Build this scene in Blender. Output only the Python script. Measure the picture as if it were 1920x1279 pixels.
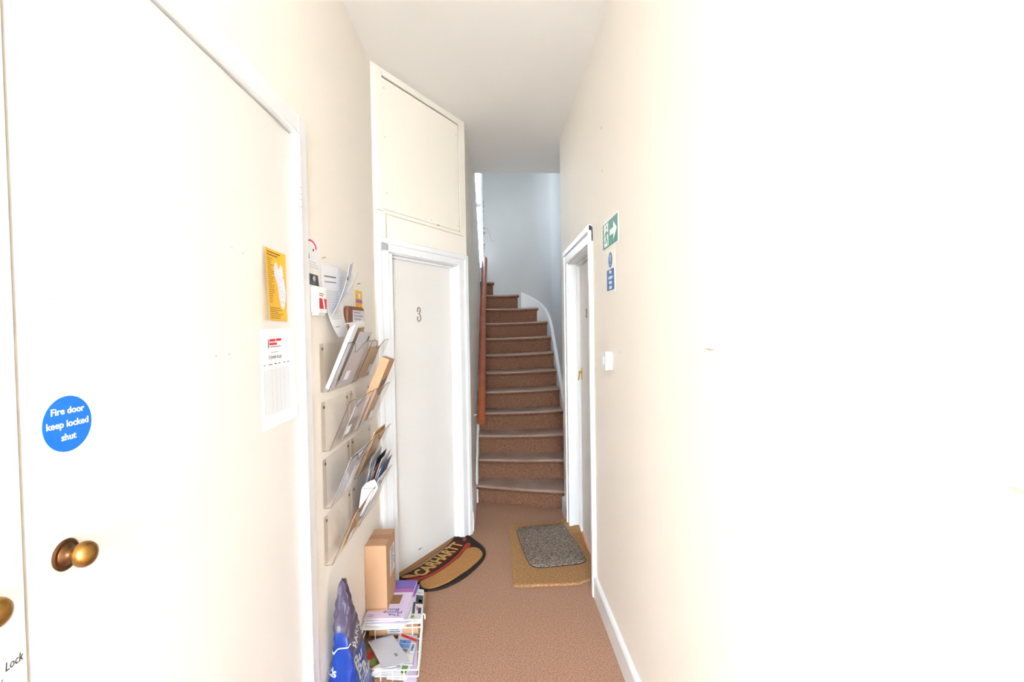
import bpy, bmesh, math, random
from mathutils import Vector, Matrix
random.seed(7)
for o in list(bpy.data.objects): bpy.data.objects.remove(o, do_unlink=True)
SC = bpy.context.scene
COL = SC.collection

# ------------------------------------------------------------------ camera
F_PX, EYE = 900.0, 1.5
YAW, PITCH, ROLL = [math.radians(v) for v in (2.125, 1.362, 0.908)]
fw = Vector((math.sin(YAW)*math.cos(PITCH), math.cos(YAW)*math.cos(PITCH), -math.sin(PITCH)))
rt = Vector((math.cos(YAW), -math.sin(YAW), 0)); dn = fw.cross(rt)
RT = math.cos(ROLL)*rt + math.sin(ROLL)*dn
DN = -math.sin(ROLL)*rt + math.cos(ROLL)*dn
cd = bpy.data.cameras.new('camera'); cam = bpy.data.objects.new('camera', cd); COL.objects.link(cam)
cd.sensor_width = 36; cd.lens = F_PX/1920*36; cd.clip_start = .02
UP = -DN; BK = -fw
cam.matrix_world = Matrix(((RT.x, UP.x, BK.x, 0), (RT.y, UP.y, BK.y, 0), (RT.z, UP.z, BK.z, EYE), (0, 0, 0, 1)))
SC.camera = cam

# ------------------------------------------------------------------ world / light
W = bpy.data.worlds.new('sky'); SC.world = W; W.use_nodes = True
wn = W.node_tree; wn.nodes.clear()
wo = wn.nodes.new('ShaderNodeOutputWorld'); wb = wn.nodes.new('ShaderNodeBackground')
tc = wn.nodes.new('ShaderNodeTexCoord'); sx = wn.nodes.new('ShaderNodeSeparateXYZ')
mr = wn.nodes.new('ShaderNodeMapRange'); mr.inputs[1].default_value = -1; mr.inputs[2].default_value = 1
rp = wn.nodes.new('ShaderNodeValToRGB')
for i, (p, c) in enumerate([(0, (.59, .61, .63)), (.49, (.74, .80, .87)), (.53, (.83, .925, 1.03)), (1, (.45, .70, 1.0))]):
    e = rp.color_ramp.elements[i] if i < 2 else rp.color_ramp.elements.new(p)
    e.position = p; e.color = (*c, 1)
wn.links.new(tc.outputs['Generated'], sx.inputs[0]); wn.links.new(sx.outputs['Z'], mr.inputs[0])
wn.links.new(mr.outputs[0], rp.inputs[0]); wn.links.new(rp.outputs[0], wb.inputs[0]); wn.links.new(wb.outputs[0], wo.inputs[0])
wb.inputs[1].default_value = 21.0
SC.view_settings.view_transform = 'Standard'; SC.view_settings.look = 'None'
SC.cycles.transparent_max_bounces = 64
SC.view_settings.exposure = 0.92; SC.view_settings.gamma = 1; SC.view_settings.use_curve_mapping = False
def portal(name, loc, rot, sx_, sy_):
    l = bpy.data.lights.new(name, 'AREA'); l.shape = 'RECTANGLE'; l.size = sx_; l.size_y = sy_
    l.cycles.is_portal = True
    o = bpy.data.objects.new(name, l); COL.objects.link(o); o.location = loc; o.rotation_euler = rot
DOOR_Y = -2.4
portal('front_doorway_daylight', (-.05, DOOR_Y-.13, 1.42), (math.radians(90), 0, math.radians(180)), 1.16, 2.84)
portal('added_roof_light_portal', (.21, 5.475, 4.84), (0, 0, 0), .24, .27)  # sampling portal for the added roof light
portal('stair_window_daylight', (-.32, 6.50, 3.0), (math.radians(-90), 0, 0), .44, 1.36)

# ------------------------------------------------------------------ pixel rays (1920x1279 frame) to known surfaces
def ray(px, py): return ((px-960)/F_PX)*RT + ((py-639.5)/F_PX)*DN + fw
EYEV = Vector((0, 0, EYE))
def on_z(px, py, z): d = ray(px, py); return EYEV + d*((z-EYE)/d.z)
def on_x(px, py, x): d = ray(px, py); return EYEV + d*(x/d.x)

# ------------------------------------------------------------------ materials
def mat(name, col, rough=.6, noise=None, bump=None, metal=0, spec=.5, alpha=None, sss=None):
    """col: sRGB 0-255; noise=(scale, amount, second colour); bump=(scale, strength)"""
    def lin(c): return tuple(((v/255)/12.92 if v/255 <= .04045 else ((v/255+.055)/1.055)**2.4) for v in c)
    m = bpy.data.materials.new(name); m.use_nodes = True; nt = m.node_tree
    b = nt.nodes['Principled BSDF']; b.inputs['Base Color'].default_value = (*lin(col), 1)
    b.inputs['Roughness'].default_value = rough; b.inputs['Metallic'].default_value = metal
    b.inputs['Specular IOR Level'].default_value = spec
    t = nt.nodes.new('ShaderNodeTexCoord')
    if noise:
        n = nt.nodes.new('ShaderNodeTexNoise'); n.inputs['Scale'].default_value = noise[0]; n.inputs['Detail'].default_value = 6
        r = nt.nodes.new('ShaderNodeValToRGB'); r.color_ramp.elements[0].position = .5-noise[1]/2; r.color_ramp.elements[1].position = .5+noise[1]/2
        r.color_ramp.elements[0].color = (*lin(col), 1); r.color_ramp.elements[1].color = (*lin(noise[2]), 1)
        nt.links.new(t.outputs['Object'], n.inputs['Vector']); nt.links.new(n.outputs['Fac'], r.inputs[0]); nt.links.new(r.outputs[0], b.inputs['Base Color'])
    if bump:
        n2 = nt.nodes.new('ShaderNodeTexNoise'); n2.inputs['Scale'].default_value = bump[0]; n2.inputs['Detail'].default_value = 5
        bp = nt.nodes.new('ShaderNodeBump'); bp.inputs['Strength'].default_value = bump[1]; bp.inputs['Distance'].default_value = .01
        nt.links.new(t.outputs['Object'], n2.inputs['Vector']); nt.links.new(n2.outputs['Fac'], bp.inputs['Height']); nt.links.new(bp.outputs[0], b.inputs['Normal'])
    return m
def clear_mat(name, tint, gloss, rough=.03):
    m = bpy.data.materials.new(name); m.use_nodes = True; nt = m.node_tree; nt.nodes.clear()
    o = nt.nodes.new('ShaderNodeOutputMaterial'); a = nt.nodes.new('ShaderNodeBsdfTransparent'); g = nt.nodes.new('ShaderNodeBsdfGlossy')
    x = nt.nodes.new('ShaderNodeMixShader'); lw = nt.nodes.new('ShaderNodeLayerWeight'); lw.inputs[0].default_value = .5
    pw = nt.nodes.new('ShaderNodeMath'); pw.operation = 'POWER'; pw.inputs[1].default_value = 4; nt.links.new(lw.outputs['Facing'], pw.inputs[0])
    fr = nt.nodes.new('ShaderNodeMath'); fr.operation = 'MULTIPLY_ADD'; fr.inputs[1].default_value = gloss; fr.inputs[2].default_value = .008; nt.links.new(pw.outputs[0], fr.inputs[0])
    a.inputs[0].default_value = (*tint, 1); g.inputs['Roughness'].default_value = rough
    nt.links.new(fr.outputs[0], x.inputs[0]); nt.links.new(a.outputs[0], x.inputs[1]); nt.links.new(g.outputs[0], x.inputs[2]); nt.links.new(x.outputs[0], o.inputs[0])
    return m
M = {}
M['wall'] = mat('cream_wall_paint', (247, 239, 227), .75, (1.3, .8, (245, 236, 223)), (55, .05))
M['panelpaint'] = mat('cream_panel_paint', (244, 235, 220), .55, None, (25, .05))
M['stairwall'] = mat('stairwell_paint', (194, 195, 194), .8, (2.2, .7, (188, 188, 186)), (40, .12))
M['ceil'] = mat('ceiling_paint', (243, 239, 233), .85, None, (70, .06))
M['gloss'] = mat('white_gloss_paint', (238, 238, 237), .38, None, (18, .04))
M['doorpaint'] = mat('white_door_paint', (231, 226, 219), .42, (3, .6, (228, 222, 214)), (22, .05))
M['gap'] = mat('gap_shade_beige', (176, 160, 142), .8)  # recess shade put into the colour
M['carpet'] = mat('brown_carpet', (158, 115, 91), .95, (140, .35, (198, 158, 132)), (180, .6), spec=.1)
M['staircarpet'] = mat('brown_shaded_stair_carpet', (104, 70, 53), .95, (120, .35, (146, 107, 85)), (160, .6), spec=.1)  # shade on the risers painted in as a darker brown
M['treadcarpet'] = mat('worn_lit_tread_carpet', (150, 122, 106), .95, (5, .5, (176, 152, 136)), (160, .6), spec=.1)  # greyed by wear, and lightened to paint in light from above
M['coir'] = mat('tan_coir', (166, 114, 70), 1, (120, .35, (218, 172, 124)), (300, .9), spec=.05)
M['coirbun'] = mat('bun_coir', (186, 126, 74), 1, (120, .4, (222, 166, 110)), (300, .9), spec=.05)
M['coirblack'] = mat('black_coir', (44, 36, 34), 1, (260, .5, (84, 72, 66)), (300, .9), spec=.05)
M['coirred'] = mat('red_coir', (176, 62, 48), 1, (200, .5, (200, 92, 76)), (300, .9), spec=.05)
M['coiryellow'] = mat('mustard_coir', (206, 158, 92), 1, (240, .5, (222, 180, 118)), (300, .9), spec=.05)
M['coirmaroon'] = mat('maroon_coir', (72, 40, 34), 1, (160, .4, (104, 62, 50)), (200, .9), spec=.05)
M['greymat'] = mat('grey_brown_mat', (94, 80, 70), 1, (140, .2, (176, 159, 144)), (140, 1), spec=.05)
M['wood'] = mat('mahogany_rail', (138, 66, 34), .4, (9, .6, (168, 88, 48)))
M['plaquewood'] = mat('plaque_wood', (112, 60, 38), .45, (14, .6, (136, 78, 52)))
M['brass'] = mat('worn_brass', (190, 148, 78), .32, (26, .4, (120, 84, 46)), metal=1)
M['brassdark'] = mat('tarnished_brass', (128, 92, 62), .38, (30, .5, (92, 64, 44)), metal=1)
M['brassbright'] = mat('polished_brass', (214, 176, 96), .25, metal=1)
M['steel'] = mat('dull_steel', (150, 140, 128), .4, metal=1)
M['screw'] = mat('dark_screw', (96, 88, 80), .5, metal=.6)
M['grey'] = mat('grey_number', (142, 133, 122), .5, metal=.3)
M['black'] = mat('black_print', (38, 38, 42), .7)
M['greyprint'] = mat('grey_print', (128, 126, 130), .8)
M['faintprint'] = mat('faint_print', (196, 194, 198), .8)
M['green'] = mat('exit_green', (34, 124, 92), .5)
M['signblue'] = mat('sign_blue', (0, 104, 196), .5)
M['signblue2'] = mat('faded_sign_blue', (42, 106, 172), .5)
M['signwhite'] = mat('sign_white', (244, 244, 242), .5)
M['film'] = mat('clear_sticker_film', (240, 240, 240), .3)
M['yellow'] = mat('yellow_paper', (240, 184, 34), .7, (12, .6, (244, 196, 60)))
M['yellowprint'] = mat('brown_print', (150, 98, 30), .8)
M['mapwhite'] = mat('map_white', (232, 234, 242), .8)
M['paper'] = mat('white_paper', (240, 238, 238), .75, None, (30, .1))
M['paper2'] = mat('ivory_paper', (228, 224, 220), .75, None, (30, .1))
M['envblue'] = mat('cool_white_envelope', (226, 230, 242), .7)
M['manila'] = mat('manila_paper', (196, 160, 116), .75)
M['redprint'] = mat('red_print', (206, 44, 50), .7)
M['pinkprint'] = mat('pink_red_print', (226, 74, 96), .7)
M['purple'] = mat('purple_print', (120, 96, 176), .6)
M['magenta'] = mat('magenta_print', (178, 104, 170), .6)
M['lilac'] = mat('lilac_cover', (222, 206, 230), .55)
M['violet'] = mat('violet_print', (92, 74, 150), .6)
M['navy'] = mat('navy_print', (44, 56, 104), .6)
M['leafgreen'] = mat('green_print', (112, 158, 62), .6)
M['sky'] = mat('blue_print', (96, 140, 204), .6)
M['rust'] = mat('rust_print', (150, 70, 48), .6)
M['tan'] = mat('tan_print', (166, 116, 66), .6)
M['darkgrey'] = mat('charcoal_print', (66, 68, 78), .6)
M['pagegrey'] = mat('grey_paper', (196, 192, 196), .7)
M['card'] = mat('kraft_card', (190, 146, 108), .8, (6, .6, (197, 155, 118)), (120, .06))
M['cardtape'] = mat('brown_tape', (172, 120, 76), .45)
M['carddark'] = mat('dark_kraft_card', (150, 106, 70), .85)
M['bag'] = mat('blue_plastic', (16, 48, 132), .28, (8, .6, (26, 64, 150)), (14, .5))
M['bagdark'] = mat('plum_grey_plastic', (66, 56, 78), .3, (9, .6, (84, 74, 94)), (16, .5))
M['wire'] = mat('white_coated_wire', (238, 236, 232), .4)
M['plastic'] = mat('white_plastic', (240, 240, 238), .35)
M['acrylic'] = clear_mat('clear_acrylic', (.995, .993, .991), .2)
M['acrylicedge'] = clear_mat('acrylic_edge', (.72, .68, .655), .3)
M['acrylicflange'] = clear_mat('acrylic_flange', (.955, .944, .936), .25)
M['glass'] = clear_mat('window_glass', (.98, .99, 1), .4, .01)
M['mould'] = mat('flaking_plaster', (112, 118, 124), .9, (60, .6, (150, 156, 160)))
M['crack'] = mat('crack_shadow', (120, 112, 104), 1)
M['scuff'] = mat('scuff_brown', (206, 184, 160), .9)
M['stain'] = mat('damp_stain', (226, 220, 210), .9)
M['stone'] = mat('pavement_stone', (190, 184, 176), .9, (8, .6, (170, 165, 158)))

# ------------------------------------------------------------------ mesh helpers
class Fr:
    """a flat frame: origin, x dir, y dir, normal"""
    def __init__(s, o, x, y):
        s.o = Vector(o); s.x = Vector(x).normalized(); s.y = Vector(y).normalized(); s.n = s.x.cross(s.y).normalized()
    def p(s, a, b, c=0): return s.o + s.x*a + s.y*b + s.n*c
class MB:
    def __init__(s): s.v = []; s.f = []
    def add(s, vs, fs):
        k = len(s.v); s.v += [Vector(v) for v in vs]; s.f += [tuple(i+k for i in f) for f in fs]; return s
    def obox(s, o, ax, ay, az):
        """box from corner o with edge vectors"""
        o, ax, ay, az = Vector(o), Vector(ax), Vector(ay), Vector(az)
        vs = [o, o+ax, o+ax+ay, o+ay, o+az, o+ax+az, o+ax+ay+az, o+ay+az]
        fs = [(0, 3, 2, 1), (4, 5, 6, 7), (0, 1, 5, 4), (1, 2, 6, 5), (2, 3, 7, 6), (3, 0, 4, 7)]
        if ax.cross(ay).dot(az) < 0: fs = [f[::-1] for f in fs]
        return s.add(vs, fs)
    def box(s, x0, x1, y0, y1, z0, z1): return s.obox((x0, y0, z0), (x1-x0, 0, 0), (0, y1-y0, 0), (0, 0, z1-z0))
    def plate(s, fr, pts, lo, hi):
        n = len(pts); A = sum(pts[i][0]*pts[(i+1) % n][1]-pts[(i+1) % n][0]*pts[i][1] for i in range(n))
        if A < 0: pts = pts[::-1]
        vs = [fr.p(a, b, lo) for a, b in pts]+[fr.p(a, b, hi) for a, b in pts]
        fs = [tuple(range(n))[::-1], tuple(range(n, 2*n))]+[(i, (i+1) % n, n+(i+1) % n, n+i) for i in range(n)]
        return s.add(vs, fs)
    def rect(s, fr, x0, x1, y0, y1, lo, hi): return s.plate(fr, [(x0, y0), (x1, y0), (x1, y1), (x0, y1)], lo, hi)
    def tube(s, pts, r, n=8, cap=True):
        pts = [Vector(p) for p in pts]; m = len(pts); rr = r if isinstance(r, (list, tuple)) else [r]*m; rings = []
        t0 = (pts[1]-pts[0]).normalized(); u = t0.orthogonal().normalized()
        for i, p in enumerate(pts):
            t = (pts[min(i+1, m-1)]-pts[max(i-1, 0)]).normalized(); u = (u-t*u.dot(t)).normalized(); w = t.cross(u)
            rings.append([p+(u*math.cos(2*math.pi*k/n)+w*math.sin(2*math.pi*k/n))*rr[i] for k in range(n)])
        vs = [v for g in rings for v in g]
        fs = [(i*n+k, i*n+(k+1) % n, (i+1)*n+(k+1) % n, (i+1)*n+k) for i in range(m-1) for k in range(n)]
        if cap: fs += [tuple(range(n))[::-1], tuple(range((m-1)*n, m*n))]
        return s.add(vs, fs)
    def lathe(s, o, axis, prof, n=24, squash=1.0):
        """prof: (radius, height along axis)"""
        o = Vector(o); a = Vector(axis).normalized(); u = a.orthogonal().normalized(); w = a.cross(u); vs = []
        if abs(a.z) < .9: w = Vector((0, 0, 1)); u = w.cross(a).normalized()
        for r, h in prof:
            for k in range(n): vs.append(o+a*h+(u*math.cos(2*math.pi*k/n)*squash+w*math.sin(2*math.pi*k/n))*r)
        m = len(prof); fs = [(i*n+k, i*n+(k+1) % n, (i+1)*n+(k+1) % n, (i+1)*n+k) for i in range(m-1) for k in range(n)]
        fs += [tuple(range(n))[::-1], tuple(range((m-1)*n, m*n))]
        return s.add(vs, fs)
    def sheet(s, fn, nu, nv, th):
        """thin curved sheet: fn(u,v)->point, thickened along its normal by th"""
        P = [[fn(i/nu, j/nv) for j in range(nv+1)] for i in range(nu+1)]; vs = []; N = []
        for i in range(nu+1):
            for j in range(nv+1):
                a = P[min(i+1, nu)][j]-P[max(i-1, 0)][j]; b = P[i][min(j+1, nv)]-P[i][max(j-1, 0)]
                N.append(a.cross(b).normalized())
        top = [P[i][j] for i in range(nu+1) for j in range(nv+1)]
        vs = [p for p in top]+[p-N[k]*th for k, p in enumerate(top)]; n1 = len(top); q = lambda i, j: i*(nv+1)+j; fs = []
        for i in range(nu):
            for j in range(nv):
                f = (q(i, j), q(i+1, j), q(i+1, j+1), q(i, j+1)); fs.append(f); fs.append(tuple(n1+k for k in f[::-1]))
        for i in range(nu):
            fs.append((q(i+1, 0), q(i, 0), n1+q(i, 0), n1+q(i+1, 0))); fs.append((q(i, nv), q(i+1, nv), n1+q(i+1, nv), n1+q(i, nv)))
        for j in range(nv):
            fs.append((q(0, j), q(0, j+1), n1+q(0, j+1), n1+q(0, j))); fs.append((q(nu, j+1), q(nu, j), n1+q(nu, j), n1+q(nu, j+1)))
        return s.add(vs, fs)
    def build(s, name, m, parent=None, bevel=0, smooth=False, seg=2, origin=None):
        base = Vector((0, 0, 0)); p = parent
        while p is not None: base += Vector(p.location); p = p.parent
        if parent is None:
            xs = [v.x for v in s.v]; ys = [v.y for v in s.v]; zs = [v.z for v in s.v]
            base = Vector(((min(xs)+max(xs))/2, (min(ys)+max(ys))/2, min(zs))) if origin is None else Vector(origin)
        me = bpy.data.meshes.new(name); me.from_pydata([tuple(v-base) for v in s.v], [], s.f)
        bm = bmesh.new(); bm.from_mesh(me); bmesh.ops.recalc_face_normals(bm, faces=bm.faces)
        if bevel: bmesh.ops.bevel(bm, geom=[e for e in bm.edges if len(e.link_faces) == 2 and e.calc_face_angle(0) > .5], offset=bevel, segments=seg, profile=.5, affect='EDGES', clamp_overlap=True)
        bm.to_mesh(me); bm.free(); me.materials.append(M[m] if isinstance(m, str) else m)
        if smooth:
            me.polygons.foreach_set('use_smooth', [True]*len(me.polygons))
            try: me.set_sharp_from_angle(angle=math.radians(40))
            except Exception: pass
        o = bpy.data.objects.new(name, me); COL.objects.link(o)
        if parent is None: o.location = base
        else: o.parent = parent
        return o
def tag(o, label=None, cat=None, group=None, kind=None):
    if label: o['label'] = label
    if cat: o['category'] = cat
    if group: o['group'] = group
    if kind: o['kind'] = kind
    return o
def thing(name, loc, label, cat, group=None):
    o = bpy.data.objects.new(name, None); o.location = loc; o.empty_display_size = .05; COL.objects.link(o)
    return tag(o, label, cat, group)
def struct(o, label=None): return tag(o, label, kind='structure')
def root(name, loc, label=None):
    o = bpy.data.objects.new(name, None); o.location = loc; COL.objects.link(o); return struct(o, label)
def text(name, s, size, fr, m, parent, at=(0, 0), lift=.0006, align='CENTER', bold=0, wide=1, shear=0, rot=0, depth=.0004):
    c = bpy.data.curves.new('t', 'FONT'); c.body = s; c.size = size; c.align_x = align; c.align_y = 'CENTER'; c.shear = shear
    c.offset = bold*size; c.extrude = depth/2; c.resolution_u = 3; c.space_line = .95
    o = bpy.data.objects.new('t', c); COL.objects.link(o)
    bpy.context.view_layer.update()
    me = bpy.data.meshes.new_from_object(o.evaluated_get(bpy.context.evaluated_depsgraph_get()))
    mb = MB(); cr, sr = math.cos(rot), math.sin(rot)
    vs = []
    for v in me.vertices:
        x, y = v.co.x*wide, v.co.y; vs.append(fr.p(at[0]+x*cr-y*sr, at[1]+x*sr+y*cr, lift+depth/2+v.co.z))
    mb.add(vs, [tuple(p.vertices) for p in me.polygons])
    bpy.data.objects.remove(o, do_unlink=True); bpy.data.curves.remove(c); bpy.data.meshes.remove(me)
    return mb.build(name, m, parent)
def circle(cx, cy, r, n=40, ry=None): return [(cx+r*math.cos(2*math.pi*k/n), cy+(ry or r)*math.sin(2*math.pi*k/n)) for k in range(n)]
def textlines(fr, x0, x1, y0, y1, n, h, lift, seed=1, gapy=None):
    r = random.Random(seed); mb = MB()
    for i in range(n):
        y = y1-(y1-y0)*i/max(n-1, 1); x = x0
        end = x0+(x1-x0)*r.uniform(.6, 1)
        while x < end:
            w = r.uniform(.06, .18)*(x1-x0); mb.rect(fr, x, min(x+w, end), y-h/2, y+h/2, lift, lift+.0003); x += w+.025*(x1-x0)
    return mb

# ------------------------------------------------------------------ dimensions
XL, XR, ZC = -.665, .55, 3.01
A0 = Vector((-.638, 2.897, 0)); U = Vector((.508, .861, 0)).normalized(); N3 = Vector((U.y, -U.x, 0))
def WD(s, off, z): return A0+U*s+N3*off+Vector((0, 0, z))       # flat-3 wall: along, out, up
OW = .06                                                          # wall face in front of the door leaf
S_L = (XL-(A0+N3*OW).x)/U.x; PL = WD(S_L, OW, 0); S_R = .775; PR = WD(S_R, OW, 0)
Y_COR = 3.86; XSR = .70; Y_CE = 4.67
YB = 6.35

# ================================================================== SETTING
# floor
fl = root('floor', (0, 2, 0), 'brown fitted carpet along the hallway floor')
MB().box(-.9, 1.0, DOOR_Y-.1, 4.3, -.08, 0).build('carpet', 'carpet', fl)
struct(MB().box(-3, 3, DOOR_Y-4, DOOR_Y-.1, -.2, -.06).build('floor_outside', 'stone'), 'stone pavement outside the front doorway')
# ceiling
struct(MB().plate(Fr((0, 0, ZC), (1, 0, 0), (0, 1, 0)), [(-.9, DOOR_Y-.1), (.95, DOOR_Y-.1), (.95, Y_CE), (-.45, Y_CE), (-.45, 4.35), (-.9, 4.35)], 0, .2).build('ceiling', 'ceil'), 'off-white hallway ceiling ending at the stairwell')
# left wall with a double-door opening
wl = MB(); DY0, DY1, DZ = -.27, 1.672, 2.178
wl.box(XL-.14, XL, DOOR_Y-.1, DY0, 0, ZC+.05); wl.box(XL-.14, XL, DY0, DY1, DZ, ZC+.05)
wl.plate(Fr((0, 0, 0), (1, 0, 0), (0, 1, 0)), [(XL, DY1), (PL.x, PL.y), (PL.x-.2, PL.y+.12), (XL-.2, DY1)], 0, ZC+.05)
struct(wl.build('wall_left', 'wall'), 'cream painted left wall holding the post pockets')
# angled wall of flat 3
wa = MB(); f3 = Fr(WD(0, OW, 0), U, (0, 0, 1))     # x = s, y = z, normal towards the hall
f3 = Fr(WD(0, OW, 0), U, (0, 0, 1))
if f3.n.dot(N3) < 0: pass
DS0, DS1, DTOP = -.03, .655, 1.955
def wplate(mb, s0, s1, z0, z1, lo, hi):
    o = WD(s0, lo, z0); return mb.obox(o, U*(s1-s0), N3*(hi-lo), Vector((0, 0, z1-z0)))
wplate(wa, S_L, DS0-.02, 0, ZC+.05, OW-.12, OW); wplate(wa, DS1+.02, S_R, 0, ZC+.05, OW-.12, OW); wplate(wa, DS0-.03, DS1+.03, DTOP+.02, ZC+.05, OW-.12, OW)
wang = struct(wa.build('wall_angled', 'wall'), 'cream angled wall around the door numbered 3')
# right wall with the flat 2 opening
R0, R1, RTOP, XLEAF = 2.69, 3.52, 1.985, .632
wr = MB()
wr.box(XR, XR+.16, DOOR_Y-.1, R0, 0, ZC+.05); wr.box(XR, XR+.16, R1, Y_COR, 0, ZC+.05); wr.box(XR, XR+.16, R0, R1, RTOP, ZC+.05)
wright = struct(wr.build('wall_right', 'wall'), 'long bare cream right wall')
# front wall with an open doorway behind the camera
wf = MB()
wf.box(-.9, -.60, DOOR_Y-.12, DOOR_Y, 0, 3.2); wf.box(.50, .95, DOOR_Y-.12, DOOR_Y, 0, 3.2); wf.box(-.7, .7, DOOR_Y-.12, DOOR_Y, 2.82, 3.2)
struct(wf.build('wall_front', 'wall'), 'cream wall around the open front doorway')
# stairwell shell
ws = MB(); ws.obox((PR.x, PR.y, 0), (0, 0, 0.001), (0, 0.001, 0), (.001, 0, 0)); ws = MB()
fs = Fr((PR.x, PR.y, 0), (.027/2.67, 1, 0), (0, 0, 1))
ws.plate(fs, [(0, 0), (2.60, 0), (2.60, 2.40), (1.67, 3.17), (1.55, 3.4), (1.0, 3.4), (1.0, ZC+.1), (0, ZC+.1)], -.0, -.09)
struct(ws.build('wall_stair_left', 'wall'), 'cream wall beside the stairs carrying the handrail')
wq = MB()
path = [(XR+.02, Y_COR), (XSR, Y_COR), (XSR, 5.65)]+[(XSR*math.cos(a), 5.65+XSR*math.sin(a)) for a in [math.radians(d) for d in range(6, 91, 6)]]+[(-.12, YB)]
outp = [(XR+.02, Y_COR-.1), (XSR+.12, Y_COR-.1), (XSR+.12, 5.65)]+[((XSR+.12)*math.cos(a), 5.65+(XSR+.12)*math.sin(a)) for a in [math.radians(d) for d in range(6, 91, 6)]]+[(-.12, YB+.12)]
k = len(path); ZT = 4.7
vs = [(x, y, 0) for x, y in path]+[(x, y, ZT) for x, y in path]+[(x, y, 0) for x, y in outp]+[(x, y, ZT) for x, y in outp]
fq = []
for i in range(k-1): fq += [(i, i+1, k+i+1, k+i), (2*k+i+1, 2*k+i, 3*k+i, 3*k+i+1), (k+i, k+i+1, 3*k+i+1, 3*k+i), (i+1, i, 2*k+i, 2*k+i+1)]
fq += [(0, k, 3*k, 2*k), (k-1, 2*k-1, 4*k-1, 3*k-1)]
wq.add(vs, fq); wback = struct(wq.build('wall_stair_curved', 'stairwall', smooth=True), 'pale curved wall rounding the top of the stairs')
WZ0, WZ1, WX0, WX1 = 2.34, 3.66, -.52, -.12
wb_ = MB(); wb_.box(-1.6, WX1, YB, YB+.12, 0, WZ0); wb_.box(-1.6, WX1, YB, YB+.12, WZ1, ZT); wb_.box(-1.6, WX0, YB, YB+.12, 0, ZT)
wb_.box(-1.6, -1.5, 4.3, YB+.1, 0, ZT); wb_.box(-1.6, -.25, 4.3, 4.4, 0, ZT); wb_.box(-.5, .85, Y_CE-.1, Y_CE, ZC+.05, ZT)
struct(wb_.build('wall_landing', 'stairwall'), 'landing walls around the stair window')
mb = MB(); SKX0, SKX1, SKY0, SKY1 = .10, .32, 5.35, 5.60
mb.box(-1.6, SKX0, 4.3, YB+.2, ZT, ZT+.1); mb.box(SKX1, .9, 4.3, YB+.2, ZT, ZT+.1); mb.box(SKX0, SKX1, 4.3, SKY0, ZT, ZT+.1); mb.box(SKX0, SKX1, SKY1, YB+.2, ZT, ZT+.1)
struct(mb.build('ceiling_stairwell', 'ceil'), 'ceiling high over the stairwell with an added roof light')
w2 = root('window_added', (.2, 5.45, ZT+.1), 'unseen roof light added over the stairwell for top light')  # out of view, added to bring top light onto the treads
mb = MB(); mb.box(SKX0-.05, SKX0, SKY0-.05, SKY1+.05, ZT+.1, ZT+.14); mb.box(SKX1, SKX1+.05, SKY0-.05, SKY1+.05, ZT+.1, ZT+.14); mb.box(SKX0, SKX1, SKY0-.05, SKY0, ZT+.1, ZT+.14); mb.box(SKX0, SKX1, SKY1, SKY1+.05, ZT+.1, ZT+.14)
mb.build('window_frame', 'gloss', w2); MB().box(SKX0, SKX1, SKY0, SKY1, ZT+.11, ZT+.114).build('pane', 'glass', w2)
# stair window
w1 = root('window_1', (-.57, YB+.05, WZ0), 'bright sash window beyond the stair head')
wfm = MB(); ya, yb = YB+.015, YB+.075
wfm.box(WX0, WX0+.05, ya, yb, WZ0, WZ1); wfm.box(WX1-.028, WX1, ya, yb, WZ0, WZ1); wfm.box(WX0, WX1, ya, yb, WZ0, WZ0+.05); wfm.box(WX0, WX1, ya, yb, WZ1-.05, WZ1)
wfm.build('window_frame', 'gloss', w1, .004)
MB().box(WX0+.04, WX1-.02, ya+.01, yb-.01, 3.12, 3.17).build('meeting_rail', 'gloss', w1, .004)
MB().box(WX0-.03, WX1+.01, YB-.05, YB+.1, WZ0-.03, WZ0).build('window_sill', 'gloss', w1, .005)
for z0, z1 in ((WZ0+.05, 3.12), (3.17, WZ1-.05)): MB().box(WX0+.05, WX1-.028, ya+.03, ya+.034, z0, z1).build('pane', 'glass', w1)
# flaking corner and hairline cracks of the curved wall
mb = MB(); r = random.Random(3); z = 2.42
while z < 3.2:
    h = r.uniform(.015, .06); wd = r.uniform(.004, .016)*(1.6 if 2.5 < z < 2.85 else .8)
    fb = Fr((-.12, YB, z), (1, 0, 0), (0, 0, 1))
    mb.plate(fb, [(0, 0), (wd*r.uniform(.5, 1), h*.2), (wd, h*.6), (wd*.4, h), (0, h)], -.001, .002); z += h*r.uniform(.8, 1.6)
mb.build('flaking_edge', 'mould', wback)
fb = Fr((-.12, YB-.001, 0), (1, 0, 0), (0, 0, 1))
mb = MB()
for pts in ([(.015, 2.83), (.055, 2.83), (.07, 2.79), (.095, 2.72), (.11, 2.665), (.2, 2.662), (.28, 2.664)], [(.015, 2.78), (.05, 2.785)], [(.27, 3.06), (.272, 2.93), (.29, 2.91)]):
    mb.tube([fb.p(a, b, 0) for a, b in pts], .0016, 5)
mb.build('hairline_crack', 'crack', wback)
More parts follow.
